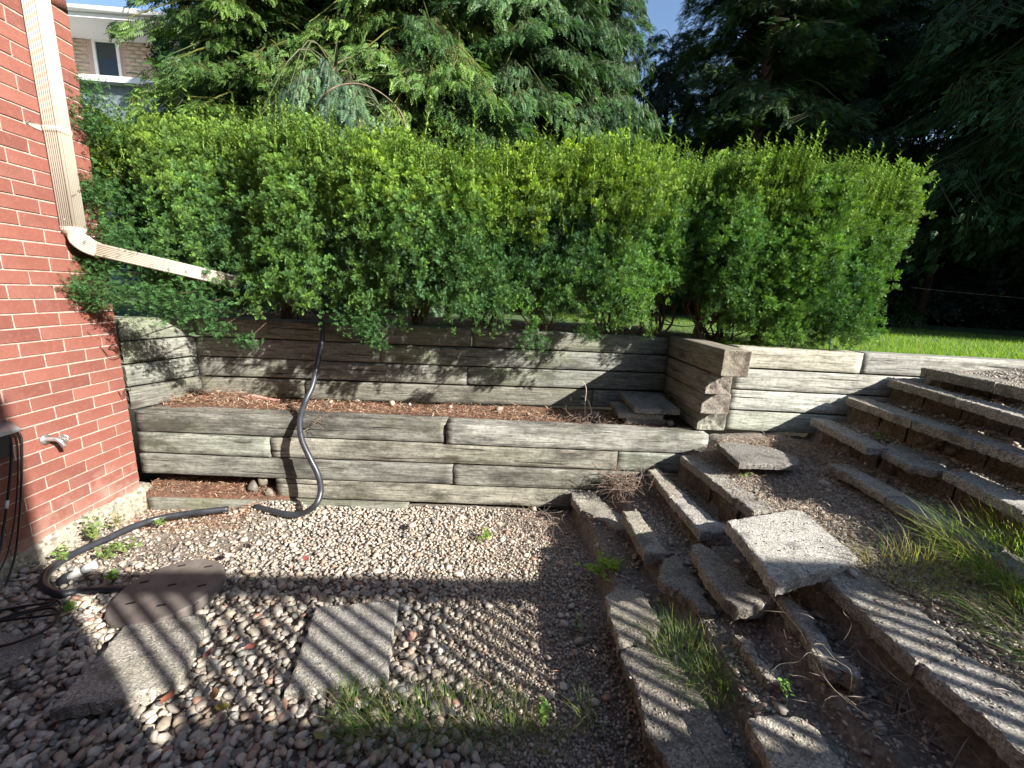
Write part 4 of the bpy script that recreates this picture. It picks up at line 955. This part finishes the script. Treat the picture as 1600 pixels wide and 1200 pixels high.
# low branches that hang over the walls
def low_branch(px, py, Yv, R_, n, lab):
    Yv = Yv - .30 if px > 200 and px < 900 else Yv
    c = PY(px, py, Yv); n = n * 5; P = c + rng.normal(0, 1, (n, 3)) * np.array([R_, R_ * .5, R_ * .55]); d = rng.normal(0, .6, (n, 3)) + np.array([0, -.6, .1])
    C = np.array((.05, .12, .035)) * rng.uniform(.6, 1.5, (n, 1)); s1 = scatter(SPY[0], SPY[1], frames(d, rng.uniform(-1, 1, n), rng.uniform(.022, .038, n)), P, C)
    root = np.array([c[0] + .1, 3.2, 1.35]); tb = tubes_merged([(smooth_path([root, (root + c) / 2 + (0, 0, .03), c], 4), np.linspace(.006, .002, 9), 5)])
    V, F, Cc = merge([(s1[0], s1[1], s1[2]), (tb[0], tb[1][0], tb[2])]); obj('branch', mesh_np('branch', V, F, Cc), h1, MLEAF)
for a in [(135, 452, 2.42, .075, 110), (160, 470, 2.45, .05, 50), (340, 515, 2.80, .05, 45), (385, 532, 2.84, .04, 28), (300, 480, 2.75, .10, 160), (240, 465, 2.70, .09, 140), (575, 520, 2.86, .05, 60), (592, 536, 2.84, .03, 22), (835, 535, 2.86, .055, 60), (560, 495, 2.85, .08, 90), (920, 520, 2.95, .05, 50), (150, 420, 2.5, .08, 90), (135, 300, 2.55, .10, 200), (125, 190, 2.62, .10, 200), (170, 380, 2.6, .12, 220), (122, 150, 2.7, .09, 120)]:
    low_branch(*a, None)

# ------------------------------------------------------------------ trees
def fan_template(n=7, droop=.35, w=.075):
    V, F = [], []
    for i in range(n * 2 + 1):
        t = (i // 2 + .3) / n; s = 1 if i % 2 else -1; an = radians(50 - 18 * t); ln = .42 * (1 - .55 * t) * (1 if i < n * 2 else .8); d = np.array([cos(an), s * sin(an), -.18]) if i < n * 2 else np.array([1, 0, -.3])
        p = np.array([t * .85, 0, -droop * (t * .85) ** 2]); q = np.array([-d[1], d[0], 0]); q /= np.linalg.norm(q)
        b = len(V); V += [p, p + d * ln * .55 + q * w, p + d * ln + (0, 0, -.05), p + d * ln * .55 - q * w]; F.append((b, b + 3, b + 2, b + 1))
    return np.array(V), np.array(F)
FAN = fan_template(5, .35, .065); FAN_C = fan_template(3, .3)
def limb_mesh(seed, T, ns, size, droop):
    r = np.random.default_rng(seed); r0 = np.zeros(3); mid = np.array([.5, 0, .12]); tip = np.array([1., 0, -droop * .5])
    nc = max(8, ns // 8); cs = r.uniform(.12, 1.03, nc) ** .8; coff = r.normal(0, .16, nc) * (1.15 - .5 * cs); cb = r.uniform(0, 1, nc); cid = r.integers(0, nc, ns)
    s_ = np.clip(cs[cid] + r.normal(0, .035, ns), .05, 1.04); P = 2 * (s_ * (1 - s_))[:, None] * mid + (s_ ** 2)[:, None] * tip
    off = coff[cid] + r.normal(0, .03, ns); P = P + off[:, None] * np.array([0, 1., 0]) + r.normal(0, .018, (ns, 3)); P[:, 2] -= np.abs(off) * .3 + r.uniform(0, .10, ns) * droop + cb[cid] * .08
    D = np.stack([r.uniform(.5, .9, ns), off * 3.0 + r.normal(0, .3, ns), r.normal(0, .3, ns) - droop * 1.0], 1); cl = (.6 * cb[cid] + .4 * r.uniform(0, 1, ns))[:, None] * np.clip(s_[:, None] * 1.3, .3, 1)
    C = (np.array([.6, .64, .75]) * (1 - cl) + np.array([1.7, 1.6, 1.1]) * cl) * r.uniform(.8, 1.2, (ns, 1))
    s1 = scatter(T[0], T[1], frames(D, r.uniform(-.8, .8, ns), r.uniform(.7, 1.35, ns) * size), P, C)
    L = [(smooth_path([r0, mid, tip], 4), np.linspace(.016, .003, 9), 5)] + [(np.array([P[q] * .3 + 2 * (s_[q] * (1 - s_[q])) * mid * .7 + (s_[q] ** 2) * tip * .7, P[q]]), [.004, .002], 3) for q in range(0, ns, 4)]
    V, F, Cb = tubes_merged(L, (1.3, .75, .6)); V, F, C = merge([(s1[0], s1[1], s1[2]), (V, F[0], Cb)]); return mesh_np('branch', V, F, C)
LIMBS = {}
def limbs(key, T, ns, size, droop, nv=5):
    if key not in LIMBS:
        LIMBS[key] = [limb_mesh(len(LIMBS) * 50 + i, T, ns, size, droop) for i in range(nv)]
        for me in LIMBS[key]: me.materials.append(MCON)
    return LIMBS[key]
def conifer(x, y, h, R_, lab, nl=90, ns=34, size=.22, base=LZ, zlow=.1, colr=(.05, .115, .04), lite=(.10, .20, .06), droop=.4, T=None, taper=.75, group='conifers behind the hedge', name='conifer_tree', jig=.2, kind='fine'):
    t = empty(name, (x, y, base)); tag(t, lab, 'tree', group)
    M_ = {'fine': lambda: limbs('fine', FAN, 240, .085, .5), 'long': lambda: limbs('long', FAN, 240, .088, .7), 'big': lambda: limbs('big', FAN, 800, .040, .5), 'tight': lambda: limbs('tight', FAN, 320, .075, .25), 'coarse': lambda: limbs('coarse', FAN_C, 150, .17, .5), 'weep': lambda: limbs('weep', FAN, 130, .14, 1.7)}[kind]()
    V, F = tube_np(np.array([[x, y, base - .1], [x + .05, y, base + h * .5], [x, y, base + h * .97]]), [.13, .09, .02], 8); obj('trunk', mesh_np('trunk', V, F, smooth=True), t, MBARK)
    for i in range(nl):
        v = zlow + (1 - zlow) * (i + rng.uniform(0, 1)) / nl; a = i * 2.39996 + rng.uniform(-.5, .5)
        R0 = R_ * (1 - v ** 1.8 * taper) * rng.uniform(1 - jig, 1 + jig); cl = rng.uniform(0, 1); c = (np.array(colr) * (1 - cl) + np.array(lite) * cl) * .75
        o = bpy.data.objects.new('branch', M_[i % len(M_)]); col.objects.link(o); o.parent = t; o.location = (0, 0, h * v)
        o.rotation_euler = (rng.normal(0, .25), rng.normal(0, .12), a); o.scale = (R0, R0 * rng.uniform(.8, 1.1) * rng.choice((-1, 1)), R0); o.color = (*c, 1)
    return t
def pxx(px, Yv, y=430): return PY(px, y, Yv)[0]
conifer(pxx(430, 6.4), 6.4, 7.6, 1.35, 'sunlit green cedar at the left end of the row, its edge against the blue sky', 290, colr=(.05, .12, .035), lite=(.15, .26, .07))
conifer(pxx(540, 7.6), 7.6, 9.2, 1.8, 'dense dark cedar behind the weeping conifer, second from the left', 230, colr=(.035, .09, .03), lite=(.08, .16, .05))
conifer(pxx(645, 6.6), 6.6, 9.0, 1.5, 'cedar with bright drooping sprays in the middle of the row', 290, colr=(.05, .12, .035), lite=(.15, .26, .07), kind='long')
conifer(pxx(800, 7.2), 7.2, 9.0, 1.6, 'blue green cedar right of the middle with long hanging sprays', 290, colr=(.04, .10, .04), lite=(.10, .20, .075), kind='long')
conifer(pxx(905, 7.6), 7.6, 8.2, 1.12, 'loose cedar beside the gap of pale sky, small patches of sky showing through', 260, colr=(.035, .085, .04), lite=(.07, .15, .065), kind='long')
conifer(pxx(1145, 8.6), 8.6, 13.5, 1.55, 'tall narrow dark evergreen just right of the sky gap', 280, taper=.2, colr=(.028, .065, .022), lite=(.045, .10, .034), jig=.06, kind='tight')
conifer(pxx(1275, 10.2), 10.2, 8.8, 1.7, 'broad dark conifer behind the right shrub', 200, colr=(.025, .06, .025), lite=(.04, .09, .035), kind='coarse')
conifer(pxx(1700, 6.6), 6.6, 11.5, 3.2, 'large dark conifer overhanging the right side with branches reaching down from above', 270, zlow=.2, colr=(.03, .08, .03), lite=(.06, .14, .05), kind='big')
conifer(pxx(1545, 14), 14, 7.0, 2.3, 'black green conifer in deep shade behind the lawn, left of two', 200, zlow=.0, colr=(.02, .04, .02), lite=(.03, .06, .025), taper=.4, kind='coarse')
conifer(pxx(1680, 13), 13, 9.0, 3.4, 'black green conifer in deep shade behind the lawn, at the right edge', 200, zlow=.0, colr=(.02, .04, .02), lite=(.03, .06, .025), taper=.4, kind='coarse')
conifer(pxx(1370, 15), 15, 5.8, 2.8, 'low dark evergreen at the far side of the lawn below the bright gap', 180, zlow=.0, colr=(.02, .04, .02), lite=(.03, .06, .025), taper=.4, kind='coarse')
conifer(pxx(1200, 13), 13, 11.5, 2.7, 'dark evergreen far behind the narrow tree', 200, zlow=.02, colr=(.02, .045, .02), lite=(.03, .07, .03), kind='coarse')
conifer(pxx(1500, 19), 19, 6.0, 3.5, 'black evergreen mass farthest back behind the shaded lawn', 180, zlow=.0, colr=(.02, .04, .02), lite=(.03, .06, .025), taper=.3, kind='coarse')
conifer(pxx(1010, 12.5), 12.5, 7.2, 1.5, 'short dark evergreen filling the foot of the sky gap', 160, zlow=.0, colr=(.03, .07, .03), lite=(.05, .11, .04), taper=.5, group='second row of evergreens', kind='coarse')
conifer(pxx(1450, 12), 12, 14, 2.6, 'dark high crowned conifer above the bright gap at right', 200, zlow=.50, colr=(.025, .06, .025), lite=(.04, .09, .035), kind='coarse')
for i, (px, Yv, hh) in enumerate(((415, 10.5, 9), (600, 11, 11), (765, 11, 11), (905, 12, 7.5))):
    conifer(pxx(px, Yv), Yv, hh, 2.0, ['evergreen in the second row behind the left cedar', 'evergreen in the second row behind the middle cedar', 'evergreen in the second row behind the blue green cedar', 'evergreen in the second row below the pale sky gap'][i], 180, zlow=.02, colr=(.03, .07, .03), lite=(.05, .11, .04), group='second row of evergreens', kind='coarse')
conifer(pxx(535, 5.0), 5.0, 2.6, 1.15, 'silvery blue weeping conifer with a bare arching branch just above the hedge', 110, colr=(.055, .125, .07), lite=(.11, .20, .115), taper=.45, name='weeping_tree', kind='weep')
pb = [PY(470, 230, 4.5), PY(488, 180, 4.3), PY(508, 148, 4.1), PY(530, 134, 4.1), PY(560, 131, 4.1), PY(590, 142, 4.1), PY(618, 165, 4.1), PY(632, 190, 4.15), PY(638, 225, 4.2)]
tube('arching_branch', smooth_path(pb, 5), np.linspace(.009, .003, 41), m_plain('pale bark', (.22, .16, .11), .8, 0, .4, 30), bpy.data.objects['weeping_tree'], 7)
# far leafy tree lit through the gap
def leafy(x, y, h, R_, lab, n=5200, colr=(.13, .24, .05), size=.16, grp='leafy trees beyond', zc=.65):
    t = empty('leafy_tree', (x, y, LZ)); tag(t, lab, 'tree', grp)
    c = np.array([x, y, LZ + h * zc]); blobs = [c + rng.normal(0, 1, 3) * np.array([R_, R_, h * .2]) * .5 for _ in range(18)]
    b = rng.integers(0, 18, n); d = rng.normal(0, 1, (n, 3)); d /= np.linalg.norm(d, axis=1, keepdims=True); P = np.array(blobs)[b] + d * R_ * .42 * rng.uniform(.4, 1, (n, 1))
    TV = np.array([(0, 0, 0), (.5, .3, .05), (1, 0, 0), (.5, -.3, .05)]); TF = np.array([(0, 3, 2, 1)])
    s1 = scatter(TV, TF, frames(rng.normal(0, 1, (n, 3)), rng.uniform(0, 6, n), rng.uniform(.6, 1.3, n) * size), P, np.array(colr) * rng.uniform(.5, 1.4, (n, 1)))
    obj('crown', mesh_np('crown', *s1), t, MGRASS)
    L = [(smooth_path([np.array([x, y, LZ]), c * .5 + np.array([x, y, LZ]) * .5, q], 4), np.linspace(.14, .02, 9), 6) for q in blobs[:8]]
    V, F, C = tubes_merged(L); obj('trunk', mesh_np('trunk', V, F, C), t, MTWIG)
leafy(pxx(1255, 19), 19, 12, 2.2, 'bright yellow green leafy tree glimpsed high between the dark evergreens', zc=.86)
leafy(pxx(1420, 22), 22, 13, 3, 'sparse leafy tree with sky behind it in the gap at right', 1500, (.05, .09, .03), .2)
# tall trees right of the picture that shade the lawn and the right hand trees
for i, (x, y, hh, R_) in enumerate(((17.5, 2.2, 17, 3.4), (20, 5.5, 18, 3.8), (23, 9.5, 19, 4.2), (24, 1.0, 18, 3.0))):
    conifer(x, y, hh, R_, ['nearest tall evergreen right of the picture beside the deck', 'tall evergreen right of the picture beyond the steps', 'tallest evergreen right of the picture, farthest out on the lawn', 'slimmest tall evergreen right of the picture'][i], 260, zlow=.03, taper=.5, group='evergreens right of the picture', kind='coarse')

# ------------------------------------------------------------------ grass
BL = np.array([(0, -.5, 0), (0, .5, 0), (.38, .38, .0), (.38, -.38, .0), (.72, .22, -.06), (.72, -.22, -.06), (1, 0, -.2)]); BLF = [np.array([(0, 1, 2, 3), (3, 2, 4, 5)]), np.array([(5, 4, 6)])]
def blades(P, d, L, w, C, bend=1.0):
    BV = BL.copy(); BV[:, 2] *= bend
    M = frames(d, rng.uniform(-.5, .5, len(P))); M = M * np.stack([L, w, L], 1)[:, None, :]
    n, k = len(P), 7; V = np.einsum('nij,kj->nki', M, BV) + P[:, None]; out = []
    i = np.arange(n)[:, None, None] * k
    return V.reshape(-1, 3), [(i + BLF[0][None]).reshape(-1, 4), (i + BLF[1][None]).reshape(-1, 3)], np.repeat(C, k, axis=0)
GC = np.array([(.13, .23, .04), (.20, .31, .06), (.09, .16, .03), (.27, .34, .10)])
n = 60000; x = rng.uniform(.9, 9, n); y = 2.78 + (rng.uniform(0, 1, n) ** 1.6) * 6; k = (x > 1.62) | (y > 3.25); x, y = x[k], y[k]; n = len(x)
d = np.stack([rng.normal(0, .35, n), rng.normal(0, .35, n), np.ones(n)], 1); C = GC[rng.integers(0, 4, n)] * rng.uniform(.8, 1.2, (n, 1))
V, F, C = blades(np.stack([x, y, np.full(n, LZ - .01)], 1), d, rng.uniform(.035, .075, n), rng.uniform(.003, .005, n), C, 1.5)
tag(obj('grass', mesh_np('grass', V, F, C), None, MGRASS), 'short mown lawn grass above the timber walls', kind='stuff')
def tuft(name, cx, cy, cz, n, R_, L0, L1, lab, cat='grass clump', lean=(0, 0), cols=None, group='grass clumps', w=(.0016, .003), spread=.75, bend=2.2, straw=.15, sq=(1, 1)):
    a = rng.uniform(0, 2 * pi, n); r = R_ * np.sqrt(rng.uniform(0, 1, n)); P = np.stack([cx + r * np.cos(a) * sq[0], cy + r * np.sin(a) * sq[1], np.full(n, cz)], 1)
    d = np.stack([np.cos(a) * spread * rng.uniform(.1, 1, n) + lean[0] + rng.normal(0, .2, n), np.sin(a) * spread * rng.uniform(.1, 1, n) + lean[1] + rng.normal(0, .2, n), np.ones(n) * .9], 1)
    cc = np.array(cols if cols is not None else [(.10, .19, .035), (.16, .27, .05), (.07, .14, .04), (.24, .30, .08)]); C = cc[rng.integers(0, len(cc), n)] * rng.uniform(.75, 1.25, (n, 1))
    s_ = rng.uniform(0, 1, n) < straw; C[s_] = np.array((.38, .31, .18)) * rng.uniform(.7, 1.1, (s_.sum(), 1))
    V, F, C = blades(P, d, rng.uniform(L0, L1, n), rng.uniform(*w, n), C, bend); o = obj(name, mesh_np(name, V, F, C), None, MGRASS); tag(o, lab, cat, group); return o
c = PZ(1560, 905, .50); tuft('grass_clump', c[0] + .12, c[1] - .02, .48, 1500, .20, .12, .27, 'big clump of long arching grass spilling over the step at the right edge', lean=(-.32, -.12), bend=1.4, w=(.0022, .0038), cols=[(.20, .34, .06), (.32, .42, .10), (.14, .25, .06), (.42, .46, .18)], straw=.2, sq=(1, 1.3))
c = PZ(1400, 890, .50); tuft('grass_clump', c[0] + .05, c[1], .48, 220, .13, .08, .22, 'thin straw coloured grass beside the big loose slab', lean=(-.4, -.3), bend=1.8, straw=.75)
c = PZ(1075, 1030, .15); tuft('grass_clump', c[0], c[1], .13, 420, .13, .06, .16, 'dense green grass tuft on the first step above the striped slab', sq=(.9, 1.3))
c = PZ(1115, 1060, .15); tuft('grass_clump', c[0], c[1], .13, 160, .07, .05, .13, 'smaller yellowing grass tuft on the first step at its right', straw=.4)
c = PZ(700, 1120, .0); tuft('grass_clump', c[0], c[1], -.01, 420, .26, .05, .12, 'wide thin patch of grass in the gravel right of the middle slab, near the bottom', sq=(1.2, .35))
c = PZ(555, 1110, .0); tuft('grass_clump', c[0], c[1], -.01, 150, .07, .05, .12, 'grass tuft just below the lower edge of the middle slab')
c = PZ(610, 1150, .0); tuft('grass_clump', c[0], c[1], -.01, 200, .14, .05, .12, 'grass patch at the edge of the bottom shadow band', sq=(1.3, .4))
c = PZ(800, 1150, .0); tuft('grass_clump', c[0], c[1], -.01, 160, .14, .05, .11, 'sparse grass patch at the bottom right of the gravel', sq=(1.3, .4), straw=.4)
c = PZ(915, 1125, .0); tuft('grass_clump', c[0], c[1], -.01, 60, .03, .06, .14, 'upright little grass tuft in the shade beside the first step', spread=.4)
c = PZ(1640, 1000, .49); tuft('grass_clump', c[0], c[1], .46, 300, .16, .1, .22, 'lower dark part of the long grass at the right edge', lean=(-.5, 0))
def weed(px, py, z, n, R_, hgt, lab, colr=(.20, .29, .09), leaf=.03, group='weeds', upright=1.0):
    c = PZ(px, py, z); L = []; Pp = []; Dd = []
    for k in range(max(3, n // 8)):
        a = rng.uniform(0, 2 * pi); tip = c + np.array([cos(a) * R_ * rng.uniform(.2, 1), sin(a) * R_ * rng.uniform(.2, 1), hgt * rng.uniform(.5, 1)]); L.append((smooth_path([c, (c + tip) / 2 + rng.normal(0, .008, 3), tip], 3), np.linspace(.0022, .0009, 7), 4))
        for q in range(8): t = rng.uniform(.3, 1); Pp.append(c + (tip - c) * t + rng.normal(0, .006, 3)); Dd.append(rng.normal(0, 1, 3) * (1, 1, .45) + (0, 0, .25))
    Pp, Dd = np.array(Pp), np.array(Dd); k = len(Pp); TV = np.array([(0, 0, 0), (.35, .28, .06), (.75, .22, .04), (1, 0, -.1), (.75, -.22, .04), (.35, -.28, .06)]); TF = np.array([(0, 5, 4, 3, 2, 1)])
    s1 = scatter(TV, TF, frames(Dd, rng.uniform(-.5, .5, k), rng.uniform(.5, 1.1, k) * leaf), Pp, np.array(colr) * rng.uniform(.6, 1.25, (k, 1)))
    V, F, C = tubes_merged(L, (.2, .2, .08)); w_ = empty('weed', c); tag(w_, lab, 'weed', group)
    obj('leaves', mesh_np('leaves', *s1), w_, MGRASS); obj('stalks', mesh_np('stalks', V, F, C), w_, MTWIG)
weed(150, 845, 0, 90, .05, .15, 'tall leafy weed against the brick footing, behind the hose'); weed(98, 880, 0, 60, .05, .10, 'pale green weed above the bend of the black hose')
weed(165, 875, 0, 60, .07, .08, 'bright weed right behind the white pipe stub'); weed(195, 862, 0, 60, .08, .06, 'low spreading weed on the dirt above the lid'); weed(180, 905, 0, 30, .03, .05, 'small star shaped weed just left of the lid', (.2, .42, .06))
weed(112, 955, 0, 24, .03, .05, 'tiny weed in the pebbles left of the tilted slab', (.15, .3, .06)); weed(185, 825, 0, 50, .06, .10, 'dry brownish weed near the top of the footing', (.28, .26, .1), .022); weed(252, 820, -.03, 20, .03, .03, 'small green weed below the hose near the wall foot')
weed(755, 840, 0, 40, .06, .035, 'flat bright weed on the open gravel below the lower wall', (.24, .4, .05), .03); weed(935, 895, .06, 70, .10, .06, 'sunlit yellow green weed beside the corner of the first step', (.3, .45, .07), .035); weed(960, 890, .1, 50, .06, .07, 'yellow green weed reaching over the first step', (.3, .45, .06), .04)
weed(1495, 575, 1.07, 50, .12, .04, 'low yellow green weed on the topmost step edge', (.28, .34, .06), .022); weed(1370, 688, .69, 20, .03, .04, 'tiny green weed at the broken end of the fourth upper step', (.25, .4, .06), .02)
weed(1160, 745, .46, 30, .07, .03, 'faint green weed on the landing below the loose grey slab', (.18, .26, .07), .016); weed(1225, 1085, .24, 24, .04, .06, 'small green seedling in the dark behind the lowest slab', (.18, .34, .08), .02); weed(850, 1115, 0, 14, .03, .03, 'tiny green sprout in the gravel near the bottom', (.2, .38, .07))
weed(312, 590, .6, 24, .05, .06, 'green grassy weed in the corner of the upper wall', (.25, .38, .06), .03); weed(905, 985, 0, 12, .02, .07, 'pale stemmed weed in the shade beside the first step', (.3, .34, .2), .025)
# fallen leaves
for px, py, c_, lab in [(325, 1022, (.35, .13, .09), 'curled dark red leaf right of the tilted slab'), (335, 1085, (.40, .17, .06), 'orange red leaf among the pebbles below the tilted slab'), (262, 1090, (.42, .12, .06), 'red leaf at the lower corner of the tilted slab'), (392, 1010, (.36, .10, .07), 'small red leaf between the two slabs'),
        (478, 873, (.45, .10, .06), 'small bright red leaf in the open gravel'), (348, 1105, (.45, .30, .06), 'yellow leaf at the edge of the deep shadow'), (500, 1150, (.35, .28, .08), 'yellowish leaf in the pebbles near the bottom'), (300, 945, (.30, .12, .08), 'brown leaf on the pebbles below the lid')]:
    c = PZ(px, py, .035); TV = np.array([(-1, 0, .1), (-.4, .45, .25), (.3, .5, .1), (1, 0, .3), (.3, -.45, .0), (-.4, -.5, .2), (0, 0, 0)]) * .026; TF = np.array([(i, (i + 1) % 6, 6) for i in range(6)])
    o = obj('fallen_leaf', mesh_np('fallen_leaf', np.vstack([TV, TV + (0, 0, -.001)]), np.vstack([TF, TF[:, ::-1] + 7]), np.tile(np.array(c_) * np.array([.6, .75, .9]), (14, 1))), None, MTWIG, loc=c); o.rotation_euler = (0, 0, px * 1.3); tag(o, lab, 'leaf', 'fallen leaves')

# ------------------------------------------------------------------ neighbour house, leaning post
nh = empty('neighbour_house', (-13, 13, LZ)); tag(nh, 'pale brick neighbour house with a dark window under a grey roof, far left', 'house')
Yh = 12.0
def hx(px, py): return PY(px, py, Yh)
MPB = m_plain('buff brick', (.42, .34, .26), .85, 0, .1, 3); MWH = m_plain('white trim', (.68, .68, .67), .5, 0, .03); MSH = m_plain('grey shingles', (.23, .24, .26), .9, 0, .15, 20, .3); MGL = m_plain('window glass', (.02, .03, .035), .08, 0, .1)
w0, w1 = hx(60, 62)[0], hx(330, 62)[0]; zt = hx(150, 62)[2]; zb = hx(150, 124)[2]
box('wall', (w0, Yh, LZ - .5), (w1, Yh + 7, zt), MMOR, nh)
# visible buff brick courses
cz = .085; z = zt; r_ = 0; bl = []
while z > LZ + .8:
    x = w0 + (.14 if r_ % 2 else 0)
    while x < w1 - .3:
        V, F = box_np((x + .006, Yh - .012, z - cz + .012), (x + .27, Yh + .02, z)); bl.append((V, F, np.zeros((8, 3)))); x += .28
    z -= cz; r_ += 1
V, F, C = merge(bl)
a, b = hx(150, 66), hx(190, 126)
keepf = np.ones(len(bl), bool)
for i, (vv_, ff_, cc_) in enumerate(bl):
    if vv_[:, 0].max() > a[0] - .1 and vv_[:, 0].min() < b[0] + .1 and vv_[:, 2].max() > b[2] - .05 and vv_[:, 2].min() < a[2] + .05: keepf[i] = False
V, F, C = merge([q for q, k_ in zip(bl, keepf) if k_]); o = obj('brick_courses', mesh_np('brick_courses', V, F), nh, MPB); o['kind'] = 'stuff'
wf = empty('window', ((a[0] + b[0]) / 2, Yh, (a[2] + b[2]) / 2)); wf.parent = nh; wf.matrix_parent_inverse = Matrix.Translation(-Vector(nh.location))
t = .07
for nm, p_, q_ in (('frame', (a[0] - t, Yh - .05, b[2] - t), (a[0], Yh - .002, a[2] + t)), ('frame', (b[0], Yh - .05, b[2] - t), (b[0] + t, Yh - .002, a[2] + t)), ('frame', (a[0], Yh - .05, a[2]), (b[0], Yh - .002, a[2] + t)), ('sill', (a[0], Yh - .07, b[2] - t), (b[0], Yh - .002, b[2]))):
    o = box(nm, p_, q_, MWH, wf); o.matrix_parent_inverse = Matrix.Translation(-Vector(wf.location))
o = box('pane', (a[0], Yh - .02, b[2]), (b[0], Yh - .004, a[2]), MGL, wf); o.matrix_parent_inverse = Matrix.Translation(-Vector(wf.location))
s0, s1_ = hx(150, 46)[2], hx(150, 36)[2]
box('soffit', (w0 - .5, Yh - .9, zt), (w1 + .5, Yh - .003, zt + .03), MWH, nh)
ze = PY(150, 40, Yh - .9)[2]
box('fascia', (w0 - .5, Yh - .93, zt - .005), (w1 + .5, Yh - .9005, zt + .16), MWH, nh); tube('gutter', [np.array([w0 - .5, Yh - .98, zt + .14]), np.array([w1 + .5, Yh - .98, zt + .14])], .06, MWH, nh, 10)
V = np.array([(w0 - .5, Yh - .92, zt + .17), (w1 + .5, Yh - .92, zt + .17), (w1 - 2.5, Yh + 3.5, zt + 1.7), (w0 + 2, Yh + 3.5, zt + 1.7), (w0 - .5, Yh + 8, zt + .17), (w1 + .5, Yh + 8, zt + .17)]); obj('roof', mesh_np('roof', V, [np.array([(0, 1, 2, 3), (3, 2, 5, 4)]), np.array([(0, 3, 4), (1, 5, 2)])]), nh, MSH)
g0, g1 = PY(120, 122, Yh - 1.2), PY(260, 134, Yh - 1.2)
box('lower_eave', (g0[0] - 2, Yh - 1.2, g1[2]), (g1[0] + .3, Yh - .055, g1[2] + .12), MWH, nh); box('lower_wall', (g0[0] - 2, Yh - 1.0, LZ), (g1[0] + .2, Yh - .02, g1[2] - .002), m_plain('blue grey siding', (.14, .17, .20), .7), nh)

pa, pb_ = PY(1345, 492, 9.0), PY(1358, 440, 9.0)
o = tube('leaning_post', [pa + (0, 0, -.1), (pa + pb_) / 2, pb_ + (0, 0, .0)], [.045, .04, .035], m_plain('grey post', (.16, .15, .14), .8), None, 10); tag(o, 'slim grey post leaning at the far edge of the lawn right of the shrub', 'post')
P = [PY(1352, 440, 9.0), PY(1450, 452, 9.0), PY(1600, 466, 9.0), PY(1700, 474, 9)]
o = tube('line_wire', smooth_path(P, 4), .006, m_plain('pale wire', (.3, .3, .3), .5), None, 5); tag(o, 'thin wire stretched from the leaning post across the dark trees', 'wire')
p = PZ(1300, 542, 1.15); o = tube('plant_stake', [PY(1296, 548, 2.75), PY(1300, 512, 2.75)], .004, m_plain('blue green stake', (.08, .25, .28), .5), None, 6); tag(o, 'thin blue green stake in the grass below the right shrub', 'stake')

# ------------------------------------------------------------------ raised deck behind the viewer (its rail throws the striped shadow)
dk = empty('raised_deck', (3.6, -1.5, 0)); tag(dk, 'raised wooden deck with a baluster railing behind the viewer', 'deck')
RY, ZF, ZR = -.65, 1.69, 2.34
for k in range(22):
    y1 = RY - .02 - k * .145; box('deck_board', (1.46, y1 - .14, ZF - .03), (6.4, y1, ZF), MDECK, dk)
box('rim', (1.46, RY - .018, ZF - .24), (6.4, RY + .02, ZF), MDECK, dk)
box('top_rail', (1.46, RY - .045, ZR - .045), (6.4, RY + .045, ZR + .03), MDECK, dk)
x = 1.52
while x < 6.3:
    box('baluster', (x, RY - .018, ZF + .001), (x + .027, RY + .012, ZR - .046), MDECK, dk); x += .112
for x in (1.46, 3.9, 6.3): box('post', (x, RY - .12, -.05), (x + .09, RY - .03, ZF - .035), MDECK, dk)
